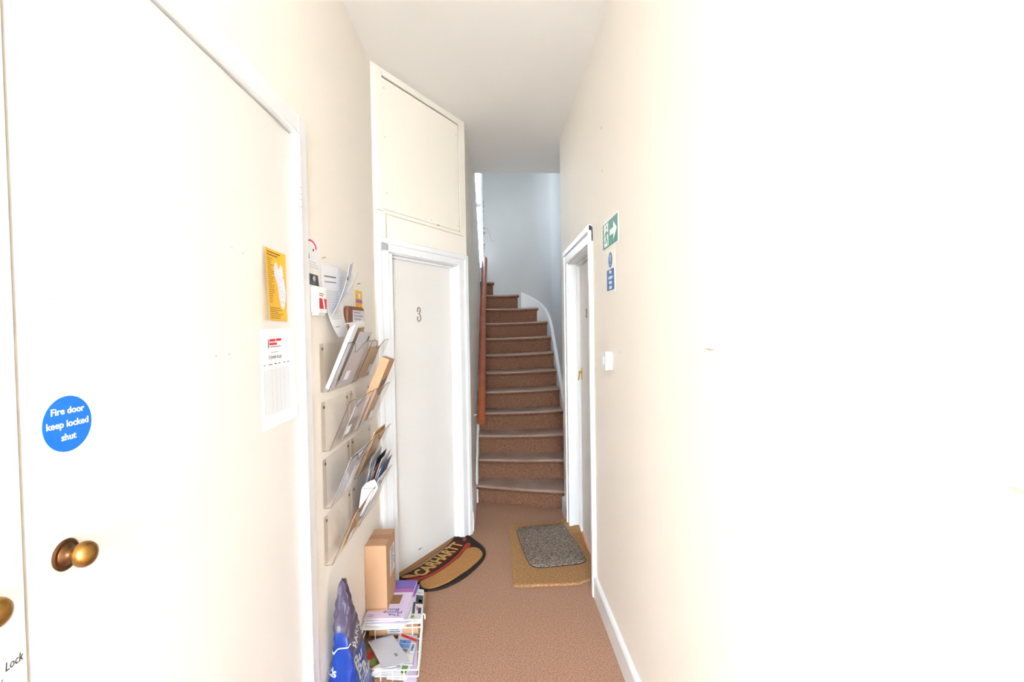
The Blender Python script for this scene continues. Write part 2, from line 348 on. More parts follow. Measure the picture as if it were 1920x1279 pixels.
# wall marks
mb = MB(); fr_ = Fr((XR, 0, 0), (0, -1, 0), (0, 0, 1))
for px, py, a, b in ((1128, 239, .006, .012), (1129, 320, .006, .009), (1330, 655, .03, .004), (1163, 660, .004, .01), (1906, 918, .01, .003)):
    p = on_x(px, py, XR); mb.plate(fr_, [(-p.y-a, p.z+b*.3), (-p.y+a*.2, p.z+b*.6), (-p.y+a, p.z-b*.3), (-p.y, p.z-b)], 0, .0006)
mb.build('wall_chip', 'scuff', wright)
p = on_x(1820, 45, XR); MB().plate(fr_, [(-p.y+.02*math.cos(t)*random.uniform(.7, 1), p.z+.025*math.sin(t)*random.uniform(.7, 1)) for t in [i*.42 for i in range(15)]], 0, .0004).build('damp_stain', 'stain', wright)
# baseboards
def skirting(name, x0, y0, y1, h, side, label):
    mb = MB(); prof = [(0, 0), (.019, 0), (.019, h-.012), (.013, h-.002), (.008, h), (0, h)]
    fr = Fr((x0, y0, 0), (side, 0, 0), (0, 0, 1))
    pts = [(a, b) for a, b in prof]; n = len(pts)
    vs = [Vector((x0+side*a, y, b)) for y in (y0, y1) for a, b in pts]
    mb.add(vs, [tuple(range(n)), tuple(range(n, 2*n))]+[(i, (i+1) % n, n+(i+1) % n, n+i) for i in range(n)])
    return struct(mb.build(name, 'gloss'), label)
skirting('baseboard_right', XR, DOOR_Y, 2.622, .118, -1, 'white skirting board along the foot of the right wall')
skirting('baseboard_right_stub', XR, 3.61, Y_COR+.012, .135, -1, 'short white skirting stub between the flat 2 frame and stairs')
skirting('baseboard_stair_foot', PR.x, PR.y+.02, 4.16, .15, 1, 'short white skirting left of the bottom stair')

# ================================================================== DOOR 1: double fire door on the left
d1 = root('door_1', (XL, .7, 0), 'pair of flush white fire doors with brass knobs in the left wall')
XF = XL-.004
def leaf(y0, y1):
    return MB().box(XF-.04, XF, y0, y1, .008, 2.165).build('leaf', 'doorpaint', d1, .003)
l_far = leaf(.7025, 1.653); l_near = leaf(-.262, .6965)
MB().box(XF-.036, XF-.007, .6965, .7025, .008, 2.165).build('gap_shade_strip', 'gap', d1)  # beige filler standing in for the shade between the leaves
MB().box(XF-.044, XF-.03, -.262, 1.668, 2.165, DZ).build('head_gap', 'black', d1)
fm = MB(); fm.box(XL-.06, XL+.004, 1.657, 1.672, 0, DZ); fm.box(XL-.06, XL+.004, DY0, 1.672, 2.17, DZ)
fm.build('frame_lining', 'gloss', d1, .002)
ar = MB(); ar.box(XL-.001, XL+.014, 1.668, 1.736, 0, 2.243); ar.build('architrave', 'gloss', d1, .004)
MB().box(XL-.001, XL+.0135, DY0-.07, 1.669, 2.176, 2.2425).build('architrave', 'gloss', d1, .004)
MB().box(XL-.001, XL+.014, DY0-.07, DY0, 0, 2.175).build('architrave', 'gloss', d1, .004)
MB().box(XL-.001, XL+.019, 1.662, 1.674, 0, 2.182).build('bead', 'gloss', d1, .003)
MB().box(XL-.001, XL+.019, DY0, 1.673, 2.168, 2.179).build('bead', 'gloss', d1, .003)
hg = MB(); hg.tube([(XL+.017, 1.657, 1.90), (XL+.017, 1.657, 2.012)], .0065, 10); h1 = hg.build('hinge', 'gloss', d1, smooth=True)
hk = MB()
for z in (1.925, 1.95, 1.968, 1.99): hk.tube([(XL+.017, 1.657, z-.0012), (XL+.017, 1.657, z+.0012)], .0068, 10)
hk.build('knuckle_gap', 'greyprint', h1)
hl = MB(); hl.tube([(XL+.017, 1.657, .25), (XL+.017, 1.657, .36)], .0065, 10); hl.build('hinge', 'gloss', d1, smooth=True)
def knob(y, z, lf):
    kb = MB().lathe((XF+.028, y, z), (1, 0, 0), [(.002, -.016), (.009, -.015), (.0155, -.009), (.0195, -.001), (.0195, .005), (.0165, .011), (.010, .015), (.003, .0165)], 32, .95).build('knob', 'brass', d1, smooth=True)
    MB().lathe((XF, y, z), (1, 0, 0), [(.023, 0), (.024, .0025), (.0215, .004), (.021, .003), (.0165, .0035), (.015, .006), (.011, .008), (.008, .012), (.008, .018)], 32).build('rose', 'brassdark', kb, smooth=True)
knob(.760, 1.163, l_far); knob(.625, 1.150, l_near)
fL = Fr((XF, 0, 0), (0, 1, 0), (0, 0, 1))
text('handwriting', 'Lock', .017, fL, 'black', l_near, (.676, 1.053), .0003, rot=.05, shear=.2, wide=.75)
MB().plate(fL, [(.650, 1.033), (.652, 1.022), (.660, 1.040), (.661, 1.040), (.6525, 1.019)], .0003, .0006).build('handwriting', 'black', l_near)
mb = MB(); r = random.Random(11)
for px, py, s in ((120, 600, 5), (38, 541, 4), (95, 560, 4), (30, 610, 4), (435, 465, 7), (455, 475, 6), (405, 668, 9), (430, 664, 9), (60, 740, 3), (118, 1003, 3), (60, 1100, 3)):
    p = on_x(px, py, XF); s = s*.0006
    mb.plate(fL, [(p.y+s*math.cos(t)*r.uniform(.5, 1.2), p.z+s*.6*math.sin(t)*r.uniform(.4, 1.3)) for t in [i*.9 for i in range(7)]], .0002, .0005)
mb.build('paint_scuff', 'scuff', l_far)

# ================================================================== DOOR 2 (numbered 3, angled wall)
d3 = root('door_2', WD(.3, 0, 0), 'white flush door numbered 3 in the angled wall')
def wbox(name, s0, s1, z0, z1, lo, hi, m, par, bev=.003):
    return wplate(MB(), s0, s1, z0, z1, lo, hi).build(name, m, par, bev)
lf3 = wbox('leaf', -.005, .65, .012, 1.95, -.045, 0, 'doorpaint', d3)
wbox('frame_lining', DS1-.003, DS1+.022, 0, DTOP, -.05, OW, 'gloss', d3); wbox('frame_lining', DS0-.02, -.008, 0, DTOP, -.05, OW, 'gloss', d3)
wbox('frame_lining', DS0-.02, DS1+.02, DTOP, DTOP+.022, -.05, OW, 'gloss', d3)
wbox('door_stop', DS1-.012, DS1-.001, 0, DTOP, .002, .022, 'gloss', d3, .002); wbox('door_stop', -.005, DS1-.002, DTOP-.014, DTOP+.001, .002, .022, 'gloss', d3, .002)
for s0, s1, z0, z1 in ((DS1+.006, DS1+.108, 0, DTOP+.082), (S_L+.012, DS0-.022, 0, DTOP+.082), (S_L+.012, DS1+.108, DTOP+.006, DTOP+.083)):
    wbox('architrave', s0, s1, z0, z1, OW-.002, OW+.014, 'gloss', d3, .003)
wbox('architrave_moulding', DS1+.066, DS1+.111, 0, DTOP+.086, OW+.005, OW+.024, 'gloss', d3, .007)
wbox('architrave_moulding', S_L+.004, S_L+.04, 0, DTOP+.086, OW+.005, OW+.022, 'gloss', d3, .007)
wbox('architrave_moulding', S_L+.006, DS1+.11, DTOP+.05, DTOP+.087, OW+.005, OW+.0235, 'gloss', d3, .007)
wbox('threshold', -.03, DS1, 0, .011, -.05, .03, 'carddark', d3, .002)
g3 = Fr(WD(0, 0, 0), U, (0, 0, 1)); sgn3 = 1 if g3.n.dot(N3) > 0 else -1
assert sgn3 == 1
# figure 3: two open loops with ball ends
pts = [(-.013, .022), (-.015, .031), (-.010, .041), (0, .045), (.011, .040), (.014, .030), (.011, .018), (.004, .009), (-.003, .006), (.006, .003), (.014, -.006), (.018, -.02), (.015, -.034), (.006, -.044), (-.004, -.045), (-.013, -.038), (-.016, -.027), (-.013, -.018)]
nb = MB().tube([g3.p(.293+a, 1.608+b, .003) for a, b in pts], .0042, 8)
for a, b in ((-.012, .023), (-.012, -.019)): nb.lathe(g3.p(.293+a, 1.608+b, 0), N3, [(.006, 0), (.006, .005), (.003, .007)], 12)
nb.build('door_number', 'grey', lf3, smooth=True)
wbox('scuff_mark', .245, .275, .075, .082, .0, .0006, 'greyprint', lf3, 0)
# access panel above
ap = root('trim_1', WD(.3, OW, 2.2), 'cream painted access panel screwed above the door numbered 3')
wbox('panel', -.075, .685, 2.205, 2.955, OW, OW+.006, 'panelpaint', ap, .002)
wbox('panel_frame', S_L+.02, -.08, 2.19, 2.985, OW, OW+.014, 'panelpaint', ap, .003); wbox('panel_frame', -.08, .70, 2.962, 2.985, OW, OW+.016, 'panelpaint', ap, .003)
wbox('panel_frame', -.08, .70, 2.178, 2.199, OW, OW+.014, 'panelpaint', ap, .003)
wbox('panel_frame', .690, .745, 2.178, 2.985, OW, OW+.008, 'panelpaint', ap, .002)
for s, z in ((-.055, 2.90), (-.055, 2.62), (-.05, 2.3), (.66, 2.88), (.665, 2.55), (.665, 2.24), (.36, 2.225)):
    MB().lathe(WD(s, OW+.006, z), N3, [(.004, 0), (.004, .001)], 10).build('screw_head', 'scuff', ap)
mb = MB(); wplate(mb, -.07, .68, 2.956, 2.9615, OW+.001, OW+.004); wplate(mb, -.0795, -.0755, 2.2, 2.96, OW+.001, OW+.004); wplate(mb, .6855, .6895, 2.2, 2.96, OW+.001, OW+.004); wplate(mb, .42, .445, 2.2, 2.206, OW+.007, OW+.0085)
mb.build('panel_gap', 'crack', ap)

# ================================================================== DOOR 3 (numbered 2, right wall)
d2 = root('door_3', (XR, 3.1, 0), 'white door numbered 2 set back in the right wall')
lf2 = MB().box(XLEAF, XLEAF+.04, R0+.025, R1-.022, .01, RTOP-.02).build('leaf', 'doorpaint', d2, .003)
for nm, b in (('frame_lining', (XR-.002, XLEAF+.07, R1-.018, R1+.004, 0, RTOP)), ('frame_lining', (XR-.002, XLEAF+.07, R0-.004, R0+.02, 0, RTOP)), ('frame_lining', (XR-.002, XLEAF+.07, R0, R1, RTOP-.018, RTOP+.004)),
              ('door_stop', (XLEAF-.024, XLEAF-.003, R1-.03, R1-.017, 0, RTOP-.018)), ('door_stop', (XLEAF-.024, XLEAF-.003, R0+.02, R1-.018, RTOP-.032, RTOP-.018)),
              ('architrave', (XR-.016, XR+.002, R1-.012, R1+.075, 0, RTOP+.078)), ('architrave', (XR-.016, XR+.002, R0-.065, R0+.012, 0, RTOP+.078)), ('architrave', (XR-.0165, XR+.002, R0-.065, R1+.075, RTOP-.01, RTOP+.079)),
              ('architrave_moulding', (XR-.026, XR-.008, R1+.044, R1+.079, 0, RTOP+.082)), ('architrave_moulding', (XR-.026, XR-.008, R0-.07, R0-.035, 0, RTOP+.082)), ('architrave_moulding', (XR-.027, XR-.008, R0-.07, R1+.079, RTOP+.048, RTOP+.084))):
    MB().box(*b).build(nm, 'gloss', d2, .004)
g2 = Fr((XLEAF, 0, 0), (0, -1, 0), (0, 0, 1))
text('door_number', '2', .085, g2, 'grey', lf2, (-3.245, 1.60), .0005, depth=.004, wide=.8)
kp = MB().box(XLEAF-.006, XLEAF, R1-.085, R1-.045, 1.13, 1.215).build('lock_plate', 'brassbright', lf2, .002)
kl = MB().tube([(XLEAF-.006, R1-.065, 1.185), (XLEAF-.02, R1-.065, 1.185)], .007, 10); kl.tube([(XLEAF-.018, R1-.065, 1.19), (XLEAF-.022, R1-.063, 1.15), (XLEAF-.024, R1-.06, 1.125)], .004, 8)
kl.build('latch_lever', 'brassbright', lf2, smooth=True)

# ================================================================== STAIRS
st = thing('staircase', (.25, 4.0, 0), 'narrow carpeted staircase climbing to a left-turning winder', 'staircase')
steps = [  # nosing left, nosing right, z left, z right, back left, back right
    ((-.185, 4.125), (.69, 3.872), .165, .165, None, None), ((-.185, 4.30), (.69, 4.20), .345, .345, None, None),
    ((-.185, 4.465), (.69, 4.44), .522, .522, None, None), ((-.185, 4.665), (.69, 4.675), .698, .708, None, None),
    ((-.185, 4.88), (.69, 4.92), .874, .89, None, None), ((-.185, 5.10), (.69, 5.155), 1.05, 1.067, None, None),
    ((-.185, 5.33), (.69, 5.38), 1.227, 1.245, None, None), ((-.185, 5.56), (.69, 5.60), 1.405, 1.423, None, None),
    ((-.185, 5.79), (.672, 5.785), 1.585, 1.60, (-.185, 6.1), (.70, 6.1)), ((-.185, 5.985), (.578, 6.005), 1.768, 1.775, (-.185, 6.3), (.42, 6.40)),
    ((-.185, 6.06), (.335, 6.235), 1.95, 1.955, (-.185, 6.36), (.15, 6.42)), ((-.185, 6.11), (.015, 6.31), 2.127, 2.13, (-.19, 6.37), (-.06, 6.40))]
pz = (0, 0)
for i, (a, b, za, zb, ba, bb) in enumerate(steps):
    if ba is None:
        nx = steps[i+1]; ba = (nx[0][0], nx[0][1]+.06); bb = (nx[1][0], nx[1][1]+.06)
    mb = MB(); nsec = 8; rows = []
    for t in [j/nsec for j in range(nsec+1)]:
        n0 = Vector((a[0]+(b[0]-a[0])*t, a[1]+(b[1]-a[1])*t, 0)); bk = Vector((ba[0]+(bb[0]-ba[0])*t, ba[1]+(bb[1]-ba[1])*t, 0))
        sag = .007*math.sin(math.pi*t); z1 = za+(zb-za)*t-sag; z0 = pz[0]+(pz[1]-pz[0])*t-.012
        d = (bk-n0); dl = d.length; d.normalize()
        rows.append([[n0+d*off+Vector((0, 0, z)) for off, z in pf] for pf in (((.030, z0), (.030, z1-.046), (.016, z1-.042), (.005, z1-.032), (0, z1-.018), (.08, z1-.018), (.08, z0)),
                     ((0, z1-.018), (.004, z1-.008), (.014, z1-.002), (.03, z1), (dl, z1), (dl, z1-.018)))])
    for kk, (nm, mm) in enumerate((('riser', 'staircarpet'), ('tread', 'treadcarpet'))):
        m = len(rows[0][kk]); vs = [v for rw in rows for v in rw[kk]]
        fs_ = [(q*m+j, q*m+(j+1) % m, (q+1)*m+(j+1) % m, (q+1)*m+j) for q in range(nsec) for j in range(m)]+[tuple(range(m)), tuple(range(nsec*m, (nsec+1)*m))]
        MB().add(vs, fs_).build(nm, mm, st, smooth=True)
    pz = (za, zb)
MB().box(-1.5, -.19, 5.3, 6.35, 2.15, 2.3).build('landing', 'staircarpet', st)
# outer string following the curved wall
sp = [((.685, 3.88), .255), ((.685, 4.2), .415), ((.685, 4.44), .59), ((.685, 4.68), .77), ((.685, 4.93), .95), ((.685, 5.16), 1.13), ((.685, 5.38), 1.31), ((.685, 5.60), 1.485)]
for dg, z in ((10, 1.63), (20, 1.735), (30, 1.82), (40, 1.885), (50, 1.94), (58, 1.98)): sp.append(((.685*math.cos(math.radians(dg)), 5.65+.685*math.sin(math.radians(dg))), z))
def string(name, sp, th, h, inner):
    vs = []; n = len(sp)
    for i, ((x, y), z) in enumerate(sp):
        p0 = Vector(sp[max(i-1, 0)][0]); p1 = Vector(sp[min(i+1, n-1)][0]); t = (p1-p0).normalized(); nn = Vector((-t.y, t.x))
        for sgn in (1, -1): vs += [Vector((x+nn.x*th/2*sgn, y+nn.y*th/2*sgn, z)), Vector((x+nn.x*th/2*sgn, y+nn.y*th/2*sgn, max(z-h, 0)))]
    fs_ = []
    for i in range(n-1):
        a, b = 4*i, 4*i+4; fs_ += [(a, b, b+1, a+1), (a+2, a+3, b+3, b+2), (a, a+2, b+2, b), (a+1, b+1, b+3, a+3)]
    fs_ += [(0, 1, 3, 2), (4*n-4, 4*n-2, 4*n-1, 4*n-3)]
    return MB().add(vs, fs_).build(name, 'gloss', st, .005)
string('wall_string', sp, .036, .36, 1)
string('wall_string', [((-.176+.01*(y-3.6), y), z) for y, z in ((4.14, .26), (4.3, .405), (4.46, .565), (4.66, .74), (4.9, .93), (5.3, 1.25), (5.7, 1.56), (6.05, 1.86))], .02, .36, -1)
# handrail
hr = thing('handrail', (-.12, 4.0, .745), 'reddish brown wooden handrail rising along the left stair wall', 'handrail')
ra, rb = Vector((-.122, 3.985, .735)), Vector((-.107, 6.1, 2.395)); dr = (rb-ra).normalized(); sd = Vector((1, 0, 0)); upv = sd.cross(dr).normalized()
prof = [(.033*math.copysign(abs(math.cos(t))**.75, math.cos(t)), .032*math.copysign(abs(math.sin(t))**.75, math.sin(t))) for t in [2*math.pi*k/20 for k in range(20)]]
vs = []
for q in range(13):
    c = ra.lerp(rb, q/12)+Vector((.004*math.sin(q*.7), 0, .004*math.sin(q*1.1))); vs += [c+sd*a+upv*b for a, b in prof]
fs_ = [(q*20+j, q*20+(j+1) % 20, (q+1)*20+(j+1) % 20, (q+1)*20+j) for q in range(12) for j in range(20)]+[tuple(range(20)), tuple(range(240, 260))]
MB().add(vs, fs_).build('rail', 'wood', hr, smooth=True)
for t in (.06, .5, .85):
    c = ra.lerp(rb, t); b = MB(); xw = PR.x+.0101*(c.y-PR.y)+.001
    b.tube([(c.x, c.y, c.z-.03), (c.x-.01, c.y, c.z-.055), (xw+.01, c.y-.01, c.z-.06), (xw, c.y-.01, c.z-.06)], .006, 8); b.lathe((xw, c.y-.01, c.z-.06), (1, 0, 0), [(.018, 0), (.018, .004), (.008, .007)], 14)
    b.build('bracket', 'gloss', hr, smooth=True)

# ================================================================== SIGNS ON THE RIGHT WALL
fR = Fr((XR, 0, 0), (0, -1, 0), (0, 0, 1))
y0, y1, z0, z1 = -2.383, -2.084, 1.876, 2.012
ex = thing('exit_sign', (XR, 2.23, z0), 'green fire exit sign with running figure and white arrow', 'sign')
ex_p = MB().rect(fR, y0, y1, z0, z1, 0, .002).build('sign_plate', 'signwhite', ex)
MB().rect(fR, y0+.008, y1-.008, z0+.007, z1-.007, .002, .0024).build('green_field', 'green', ex_p)
q = lambda pts: [(y0+a*.299, z0+b*.136) for a, b in pts]
MB().plate(fR, q([(.50, .40), (.72, .40), (.72, .19), (.93, .50), (.72, .81), (.72, .60), (.50, .60)]), .0024, .0028).build('arrow', 'signwhite', ex_p)
MB().plate(fR, q([(.12, .12), (.40, .12), (.40, .9), (.12, .9)]), .0024, .0028).build('doorway_symbol', 'signwhite', ex_p)
mn = MB()
mn.plate(fR, [(a, b) for a, b in circle(y0+.30*.299, z0+.77*.136, .010, 16)], .0028, .0031)
for pts in ([(.24, .66), (.32, .66), (.31, .40), (.24, .42)], [(.24, .44), (.31, .42), (.36, .28), (.37, .14), (.33, .14), (.31, .27)], [(.25, .44), (.29, .40), (.24, .26), (.15, .24), (.15, .30), (.21, .32)], [(.31, .65), (.39, .54), (.385, .49), (.30, .58)], [(.26, .64), (.17, .56), (.16, .46), (.19, .46), (.2, .53), (.27, .58)]):
    mn.plate(fR, q(pts), .0028, .0031)
mn.build('running_figure', 'green', ex_p)
fk = thing('fire_sign', (XR, 2.23, 1.665), 'small blue and cream fire escape keep clear sign below the exit sign', 'sign')
MB().rect(fR, -2.312, -2.150, 1.667, 1.860, 0, .0015).build('sign_plate', 'panelpaint', fk)
MB().plate(fR, circle(-2.232, 1.818, .036), .0015, .0019).build('blue_disc', 'signblue2', fk)
ep = MB(); ep.plate(fR, [(-2.239, 1.842), (-2.225, 1.842), (-2.228, 1.808), (-2.236, 1.808)], .0019, .0022); ep.plate(fR, circle(-2.232, 1.797, .005, 14), .0019, .0022); ep.build('exclamation_mark', 'signwhite', fk)
fkb = MB().rect(fR, -2.300, -2.166, 1.677, 1.775, .0015, .0019).build('blue_field', 'signblue2', fk)
for i, s in enumerate(('Fire', 'escape', 'keep', 'clear')): text('lettering', s, .026, fR, 'signwhite', fkb, (-2.233, 1.762-.0235*i), .0019, bold=.02, wide=1.15)
sw = thing('wall_switch', (XR, 2.27, 1.3), 'small white plastic box switch on the right wall', 'switch')
MB().box(XR-.026, XR, 2.215, 2.305, 1.305, 1.387).build('back_box', 'plastic', sw, .003)
MB().box(XR-.033, XR-.026, 2.213, 2.307, 1.303, 1.389).build('face_plate', 'signwhite', sw, .002)
MB().box(XR-.036, XR-.033, 2.25, 2.27, 1.33, 1.362).build('rocker', 'plastic', sw, .001)

# ================================================================== THINGS ON THE LEFT DOOR
fd = thing('fire_door_sign', (XF, .78, 1.32), 'round blue sign reading Fire door keep locked shut on white square', 'sign')
MB().rect(fL, .722, .826, 1.314, 1.412, 0, .0004).build('backing', 'film', fd)
fdd = MB().plate(fL, circle(.7735, 1.364, .0435, 56, .0435), .0004, .0008).build('blue_disc', 'signblue', fd)
for i, (s, w) in enumerate((('Fire door', 1), ('keep locked', 1), ('shut', 1))): text('lettering', s, .0148, fL, 'signwhite', fdd, (.7735, 1.3845-.0205*i), .0008, bold=.012, wide=1.04)
# yellow map notice, lower left corner curling away
yn = thing('map_notice', (XF, 1.5, 1.53), 'yellow notice with a white borough map curling off the left door', 'notice')
def ysheet(lift):
    def fn(u, v):
        y = 1.412+.162*u+.010*(1-v)*(1-u); z = 1.752-.214*v+.006*(u-.5)*0
        c = .020*(1-u)**2*(.35+.65*v)+.003; return Vector((XF+c+lift, y, z))
    return fn
ys_ = MB().sheet(ysheet(0), 8, 10, .0004).build('sheet', 'yellow', yn, smooth=True)
def draped(name, pts, lift, m, par, fn):
    f0 = fn(lift); vs = [f0(u, v) for u, v in pts]; n = len(pts); c = f0(sum(p[0] for p in pts)/n, sum(p[1] for p in pts)/n)
    vs2 = vs+[c]; return MB().add(vs2, [(i, (i+1) % n, n) for i in range(n)]).build(name, m, par)
mp = [(.40, .24), (.46, .17), (.55, .17), (.62, .26), (.68, .22), (.74, .17), (.82, .22), (.90, .42), (.96, .58), (.94, .70), (.88, .80), (.80, .83), (.70, .78), (.62, .66), (.55, .48), (.46, .40), (.40, .34)]
draped('map', mp, .0012, 'mapwhite', ys_, ysheet)
r = random.Random(5)
for k_ in range(12):
    u = r.uniform(.66, .86); v = r.uniform(.3, .76); draped('map_pin', [(u-.012, v), (u, v-.012), (u+.012, v), (u, v+.012)], .0018, ['violet', 'greyprint', 'pinkprint'][k_ % 3], ys_, ysheet)
def lines(par, fn, rows, m, lift=.0012, name='print_line'):
    mb = MB(); f0 = fn(lift)
    for u0, u1, v, h in rows:
        n = 5; a = [f0(u0+(u1-u0)*i/n, v-h/2) for i in range(n+1)]; b = [f0(u0+(u1-u0)*i/n, v+h/2) for i in range(n+1)]
        mb.add(a+b, [(i, i+1, n+2+i, n+1+i) for i in range(n)])
    return tag(mb.build(name, m, par), kind='stuff')
rows = [(.06, .72, .045, .018), (.06, .58, .085, .018)]
for i in range(22): rows.append((.06, .06+r.uniform(.18, .34), .135+i*.029, .008))
for i in range(6): rows.append((.06, .06+r.uniform(.5, .85), .82+i*.028, .009))
lines(ys_, ysheet, rows, 'yellowprint')
# white rota sheet
rn = thing('rota_notice', (XF, 1.52, 1.2), 'white printed timetable sheet taped low on the left door', 'notice')
def rsheet(lift):
    def fn(u, v):
        y = 1.392+.218*u+.012*u*v; z = 1.513-.297*v+.004*u; return Vector((XF+.002+.010*max(0, u-.7)*v*3+lift, y, z))
    return fn
rs_ = MB().sheet(rsheet(0), 8, 10, .0004).build('sheet', 'paper', rn, smooth=True)
rows = []
for i in range(24): rows.append((.08, .80, .42+i*.019, .0035))
for u in (.08, .3, .42, .54, .66, .80): rows.append((u, u+.006, .63, .44))
lines(rs_, rsheet, rows, 'faintprint')
lines(rs_, rsheet, [(.28, .60, .185, .008), (.3, .5, .24, .005), (.08, .12, .36, .01), (.22, .32, .36, .01), (.38, .46, .36, .01), (.5, .56, .36, .01), (.66, .72, .36, .01), (.78, .84, .36, .01)], 'greyprint')
fr_r = Fr((XF+.0032, 1.392, 1.513), (0, 1, 0), (0, 0, -1)); fr_r = Fr((XF+.0036, 1.392, 1.513), (0, 1, 0), (0, 0, 1))
lines(rs_, rsheet, [(.26, .44, .118, .026), (.46, .62, .116, .026), (.26, .48, .155, .024)], 'redprint', name='logo_print')
MB().plate(fr_r, [(.045, -.028), (.052, -.036), (.052, -.052), (.045, -.060), (.047, -.044)], 0, .0003).build('logo_mark', 'greyprint', rs_)
text('heading', 'ST JOHNS VILLAS', .013, fr_r, 'greyprint', rs_, (.09, -.085), 0, wide=.85, bold=.01)

# ================================================================== THINGS ON THE LEFT WALL
fW = Fr((XL, 0, 0), (0, 1, 0), (0, 0, 1))
def P(px, py, off=0): v = on_x(px, py, XL+off); return v.y, v.z
nn_ = thing('no_smoking_notice', (XL, 1.82, 1.7), 'white card with red ring symbol partly behind the door frame', 'notice')
MB().rect(fW, 1.745, 1.885, 1.735, 1.852, 0, .001).build('card', 'paper', nn_)
rg = MB(); cy_, cz_ = 1.790, 1.815
ringo = [(cy_+.055*math.cos(t), cz_+.026*math.sin(t)) for t in [math.radians(d) for d in range(-10, 191, 10)]]; ringi = [(cy_+.042*math.cos(t), cz_+.019*math.sin(t)) for t in [math.radians(d) for d in range(190, -11, -10)]]
rg.plate(fW, ringo+ringi, .001, .0014); rg.build('red_ring', 'pinkprint', nn_)
MB().plate(fW, circle(1.812, 1.806, .006, 12, .005), .001, .0014).build('black_spot', 'black', nn_)
MB().plate(fW, [(1.755, 1.795), (1.768, 1.79), (1.772, 1.77), (1.76, 1.768)], .001, .0014).build('black_spot', 'black', nn_)
tag(textlines(fW, 1.752, 1.87, 1.742, 1.76, 3, .003, .001, 4).build('print_line', 'faintprint', nn_), kind='stuff')
bs = thing('black_sticker', (XL, 1.82, 1.68), 'small black sticker with white emblem above the white alarm unit', 'sticker')
MB().plate(fW, [(1.757, 1.716), (1.851, 1.716), (1.862, 1.676), (1.768, 1.676)], .0, .0012).build('sticker', 'darkgrey', bs)
MB().plate(fW, circle(1.812, 1.701, .013, 20, .010), .0012, .0016).build('emblem', 'faintprint', bs); tag(textlines(fW, 1.775, 1.850, 1.682, 1.687, 2, .0022, .0012, 8).build('print_line', 'greyprint', bs), kind='stuff')
au = thing('alarm_unit', (XL, 1.81, 1.565), 'small white wall unit with a red striped sticker beside the door frame', 'alarm')
MB().box(XL, XL+.032, 1.768, 1.852, 1.572, 1.668).build('casing', 'signwhite', au, .004)
fA = Fr((XL+.032, 0, 0), (0, 1, 0), (0, 0, 1))
MB().rect(fA, 1.772, 1.848, 1.588, 1.626, 0, .0006).build('red_sticker', 'redprint', au)
MB().plate(fA, [(1.805, 1.626), (1.818, 1.626), (1.832, 1.588), (1.818, 1.588)], .0006, .001).build('white_stripe', 'signwhite', au)
tag(textlines(fA, 1.775, 1.82, 1.636, 1.643, 2, .003, 0, 2).build('print_line', 'redprint', au), kind='stuff')
MB().box(XL, XL+.028, 1.775, 1.845, 1.564, 1.572).build('base_lip', 'plastic', au, .002)
# pinned papers
pn = thing('typed_letter', (XL, 2.0, 1.48), 'white typed letter pinned to the wall, its foot curling out', 'letter')
def psheet(lift):
    def fn(u, v):
        y = 1.875+.2*u+.055*v*u+.05*v*v*(1-u)*1.6; z = 1.765-.285*v+.012*u; c = .004+.035*v**3*(1-.3*u)+.006*math.sin(3*u)*v
        return Vector((XL+c+lift, y, z))
    return fn
MB().sheet(psheet(0), 8, 12, .0004).build('sheet', 'paper', pn, smooth=True)
rows = []; r = random.Random(9)
for i in range(18): rows.append((.12, r.uniform(.75, .92), .36+i*.023, .007))
lines(pn, psheet, rows, 'faintprint'); lines(pn, psheet, [(.14, .82, .16, .022), (.14, .8, .235, .014), (.12, .4, .86, .009)], 'greyprint')
p2 = thing('folded_letter', (XL, 2.2, 1.55), 'second white letter behind the typed one, nearer the plaque', 'letter')
def p2s(lift):
    return lambda u, v: Vector((XL+.003+.012*v*u+lift, 2.085+.21*u, 1.775-.24*v-.004*u))
MB().sheet(p2s(0), 6, 8, .0004).build('sheet', 'paper2', p2, smooth=True)
lines(p2, p2s, [(.1, .5+.1*(i % 3), .15+.05*i, .008) for i in range(6)], 'faintprint')
# folded leaflet sticking out of the letters
def fold(name, pts, label, m, th=.0012):
    mb = MB(); a, b, c, d = [Vector(p) for p in pts]
    mb.sheet(lambda u, v: a.lerp(b, u).lerp(d.lerp(c, u), v)+Vector((.010*math.sin(math.pi*v), 0, 0)), 4, 6, th)
    return tag(mb.build(name, m, smooth=True), label, 'leaflet')
lft = fold('leaflet', [on_x(655, 497, XL+.055), on_x(662, 492, XL+.03), on_x(630, 585, XL+.012), on_x(624, 590, XL+.03)], 'narrow bluish leaflet tucked upright into the pinned letters', 'envblue')
MB().plate(Fr(on_x(651.5, 522, XL+.055), (0, 1, 0), (0, 0, 1)), circle(0, 0, .007, 12, .010), 0, .0012).build('black_dot', 'black', lft)
fold('leaflet', [on_x(668, 512, XL+.06), on_x(672, 508, XL+.05), on_x(634, 575, XL+.012), on_x(631, 577, XL+.02)], 'slim cream edged leaflet slanting behind the bluish one', 'paper')
fold('leaflet', [on_x(645, 553, XL+.035), on_x(651, 548, XL+.03), on_x(636, 566, XL+.01), on_x(634, 568, XL+.012)], 'short folded slip low between the pinned letters', 'envblue')
